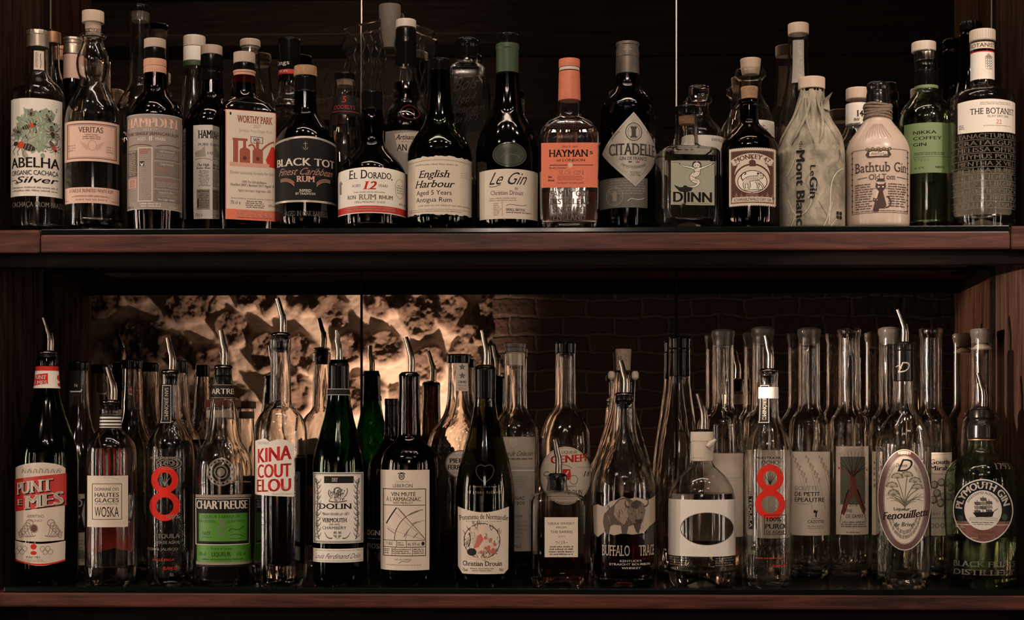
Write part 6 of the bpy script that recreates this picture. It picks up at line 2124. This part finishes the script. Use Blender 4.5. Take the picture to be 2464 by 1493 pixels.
b.cap('cork_plug', [(847, 20), (880, 19)], M['cream'])
L = b.lab(1194, 1052, 1286, 1328, 'grey', 'label')
L.rect(1196, 1054, 1284, 1124, (0.36, .31, .25)); L.poly([(1226, 1056), (1244, 1056), (1244, 1070), (1235, 1078), (1226, 1070)], (0.42, .37, .3))
L.T('Réserve de Collection', 1196, 1086, 1280, 1098, INK, shear=.5, bold=-.2); L.LN(1198, 1103, 1280, 1110, 1, INK, 1)
L.rect(1196, 1132, 1284, 1134, WI); L.LN(1210, 1148, 1276, 1180, 6, GRY, .8); L.T('ARMAGNAC', 1204, 1196, 1262, 1204, INK, serif=1); L.T('TENAREZE BOIS', 1200, 1208, 1262, 1216, INK, serif=1)
L.T('Millésime', 1224, 1238, 1256, 1246, INK, shear=.3); L.LN(1222, 1254, 1270, 1300, 5, GRY, .7); L.T('70cl', 1236, 1312, 1252, 1320, INK); L.done()
b.liq(1325, 'amber')
b = Bottle('L', 1361, [(850, 23), (858, 24), (884, 24), (975, 25), (988, 31), (1006, 45), (1036, 57), (1064, 61), (1370, 60), (None, 56)], 'liqueur_bottle',
           'black-capped bottle with red capitals on an oval label, behind the small square whisky', 'smooth', Y=0.165, lim=24, group=LB)
b.cap('cap', [(823, 23), (826, 24.5), (850, 24.5)], M['blackplastic'])
L = b.lab(1300, 1076, 1422, 1216, 'cream', shape='ell')
L.T('LIQUEUR', 1352, 1086, 1388, 1093, INK, bold=.2); L.SL('GENEPI', 1326, 1099, 1409, 1117, RED, -6, bold=1.2)
L.T('18', 1402, 1136, 1416, 1148, INK, shear=.3, serif=1); L.T('C', 1308, 1136, 1318, 1148, INK, shear=.3, serif=1); L.ring(1361, 1146, 60, 68, 1.2, GRY)
L.poly([(1344, 1130), (1372, 1130), (1374, 1150), (1358, 1168), (1342, 1150)], RED); L.line([(1348, 1134), (1368, 1162)], 3, WI); L.line([(1368, 1134), (1348, 1162)], 3, WI)
L.ring(1380, 1156, 10, 12, 2, GRY); L.curve([(1340, 1126), (1356, 1112), (1376, 1128)], 2, GRY); L.line([(1388, 1126), (1420, 1126)], 1, GRY)
L.T('DOLIN', 1366, 1180, 1400, 1192, INK, bold=.4); L.LN(1350, 1170, 1386, 1174, 1, INK, 1); L.done()
b = Bottle('L', 1500, [(896, 18), (912, 20), (940, 22), (985, 28), (1050, 46), (1120, 68), (1160, 72), (1370, 70), (None, 64)], 'spirit_bottle',
           'pear-shaped clear bottle with an upright printed cork and wire clasp, behind the bison bottle', 'clear', Y=0.185, lim=40, group=LB)
ck = b.cap('cork', [(840, 19), (841, 19.5), (892, 17)], M['corkp'])
L = Label(b, 'cork_print', 896, lift=0.0004)
L.T('15', 1488, 852, 1496, 866, (0.10, .04, .03), bold=.6, serif=1); L.T('C', 1503, 856, 1508, 868, (0.10, .04, .03), serif=1); L.done(ck)
for s_ in (-1, 1):
    zc = b.zrow(903, 24)
    v, f, _ = rings([(zc + .006, 0, 0), (zc + .006, .0035, 0), (zc + .003, .0055, 0), (zc - .004, .0055, 0), (zc - .007, .003, 0), (zc - .007, 0, 0)], 20)
    mesh_obj('clasp_knob', [(x + s_ * 0.018, y - 0.004, z) for x, y, z in v], f, M['white'], None, b.root)
    v, f = tube([(s_ * 0.018, -0.004, zc), (s_ * .0175, -.006, zc - .02), (s_ * .0165, -.006, zc - .045), (s_ * .019, -.004, zc - .06)], [.001] * 4, 8)
    mesh_obj('clasp_wire', v, f, M['chrome'], None, b.root)
b = Bottle('L', 1635, [(815, 23), (905, 25), (940, 28), (1000, 36), (1060, 46), (1110, 52), (1150, 55), (1370, 55), (None, 54)], 'spirit_bottle',
           'flared clear bottle with a long black neck sleeve, behind the bottle with the oval window', 'clear', Y=0.187, lim=50, group=LB)
b.cap('neck_sleeve', [(811, 24), (814, 25.5), (838, 25), (840, 26), (846, 26), (850, 25.5), (906, 26.2)], M['blackplastic'])

# the row of tall clear bottles pressed against the mirror
TB = 'tall clear bottles standing against the mirror at the right'


def tall(cx, label, Y=0.187, stop=None, R_=52, top=792):
    b = Bottle('L', cx, [(top + 2, 23), (top, 27), (top + 5, 28.5), (top + 14, 28), (top + 22, 25.5), (970, 25.5), (984, 27), (996, 34), (1012, 46), (1036, R_ - 1), (1056, R_), (1360, R_), (None, R_ - 5)],
               'spirit_bottle', label, 'clear', Y=Y, lim=18, group=TB, punt=0.7, foot=18, wall=4.5)
    if stop:
        b.cap('stopper', [(top - 2, 19), (top + 2, 24), (top + 30, 23.5), (top + 40, 20)], M[stop], lim=6)
    return b


b = tall(1740, 'tall clear bottle with a pale stopper and big plain cream label, first of its row', stop='frost', top=794, R_=48)
L = b.lab(1696, 1092, 1790, 1294, 'cream'); L.LN(1740, 1150, 1780, 1160, 2, (.4, .34, .27), .8); L.done()
b.liq(1060, 'water')
b = tall(1836, 'tall clear bottle with an open rim directly behind the red eight with white neck ring', stop='frost', top=788, R_=47)
L = b.lab(1794, 1090, 1880, 1294, 'cream'); L.LN(1800, 1110, 1870, 1130, 2, (.4, .34, .27), .8); L.done()
b = tall(1947, 'tall clear bottle whose cream label shows pale wheat ears', stop='frost', top=790, R_=49)
L = b.lab(1906, 1088, 1998, 1290, 'cream')
WH = (0.34, .29, .225)
for i in range(9):
    rnd2 = random.Random(i)
    x, y = 1912 + i * 10, 1100 + (i % 3) * 18
    L.curve([(x, y), (x + 14, y + 40), (x + 22, y + 90)], 1.2, WH)
    for k_ in range(5):
        L.ell(x + k_ * 2.4 + (2 if k_ % 2 else -2), y + k_ * 6, 2, 4, WH, 8)
L.T('GOUTTE', 1914, 1171, 1966, 1181, GRY); L.T('DE PETIT', 1914, 1185, 1972, 1195, INK, bold=.4); L.T('ÉPEAUTRE', 1914, 1199, 1982, 1209, INK, bold=.4); L.LN(1914, 1213, 1948, 1216, 1, GRY, 1)
L.curve([(1963, 1246), (1962, 1236), (1966, 1230)], 3, INK); L.ell(1960, 1232, 3, 4, INK, 10); L.LN(1953, 1248, 1974, 1251, 1, GRY, 1); L.T('CAZOTTES', 1944, 1253, 1982, 1260, INK, bold=.3, serif=1); L.LN(1940, 1266, 1984, 1276, 2, GRY, .7, 'c'); L.done()
b = tall(2043, 'tall clear bottle whose label shows a red-trunked tree on green', top=790, R_=46.5)
b.cap('rim_clip', [(788, 4), (792, 5), (797, 4)], M['chrome'], dx=18)
L = b.lab(2013, 1075, 2088, 1288, 'cream')
L.rect(2023, 1096, 2080, 1215, (0.10, .105, .075)); L.poly([(2016, 1092), (2040, 1086), (2052, 1078), (2068, 1084), (2086, 1094), (2080, 1100), (2023, 1100)], (.5, .43, .34))
TR = (0.15, .045, .03)
L.poly([(2046, 1142), (2058, 1142), (2060, 1170), (2072, 1200), (2082, 1228), (2076, 1240), (2064, 1212), (2053, 1190), (2042, 1212), (2032, 1242), (2024, 1236), (2034, 1204), (2046, 1172)], TR)
for i in range(12):
    a = pi * (0.08 + i * 0.077)
    L.curve([(2052, 1150), (2052 - 14 * cos(a), 1130), (2052 - 36 * cos(a), 1138 - 52 * sin(a))], 2.6, INK if i % 3 else TR, .6)
for x, y in ((2020, 1128), (2084, 1132), (2028, 1138), (2078, 1146)):
    L.ell(x, y, 2, 3, RED, 8)
for d in (-1, 1):
    L.curve([(2052 + d * 10, 1180), (2052 + d * 24, 1215), (2052 + d * 30, 1260)], 3, INK, .8)
L.T('2018', 2043, 1212, 2062, 1220, INK); L.T('FINE', 2033, 1226, 2050, 1234, INK, bold=.2); L.T('DE GAMAY', 2036, 1239, 2076, 1248, INK, bold=.2); L.LN(2024, 1256, 2084, 1272, 3, INK, .8, 'c'); L.LN(2036, 1281, 2068, 1285, 1, INK, 1); L.done()
b = tall(2141, 'tall clear bottle with a cloudy stopper, directly behind the fennel-plant bottle', stop='frost', top=789, R_=50)
L = b.lab(2100, 1088, 2130, 1290, 'cream'); L.LN(2104, 1110, 2126, 1180, 5, GRY, .7); L.done()
b = tall(2240, 'tall clear bottle with a label of round fruit between fennel-plant and sailing-ship bottles', top=789, R_=48)
L = b.lab(2234, 1090, 2294, 1290, 'cream')
L.T('Goutte de', 2236, 1107, 2290, 1118, INK, bold=.8, serif=1); L.T('Mirabelle', 2236, 1122, 2288, 1133, INK, bold=.8, serif=1); L.LN(2240, 1140, 2288, 1145, 1, GRY, 1); L.line([(2236, 1096), (2290, 1093)], 1, GRY)
for x, y in ((2248, 1168), (2264, 1162), (2278, 1174), (2254, 1188), (2270, 1196), (2246, 1204), (2284, 1198), (2262, 1212)):
    L.ell(x, y, 9, 10, (0.12, .10, .085), 16); L.ell(x - 1, y - 1, 6, 7, (.40, .34, .27), 14)
L.T('SAIN ABYME', 2238, 1234, 2286, 1241, GRY); L.LN(2238, 1246, 2286, 1252, 1, GRY, 1)
for x in range(2242, 2288, 12):
    L.ring(x, 1266, 5, 6, 2, GRY, 12)
L.done()
b = tall(2363, 'tall clear bottle with a domed white stopper, behind the sailing-ship bottle', top=791, R_=50)
b.cap('stopper', [(791, 24), (796, 25), (826, 22)], M['frost'])
b.cap('stopper_dome', [(827, 4), (829, 12), (834, 19), (838, 22), (841, 21)], M['white'], lim=5)
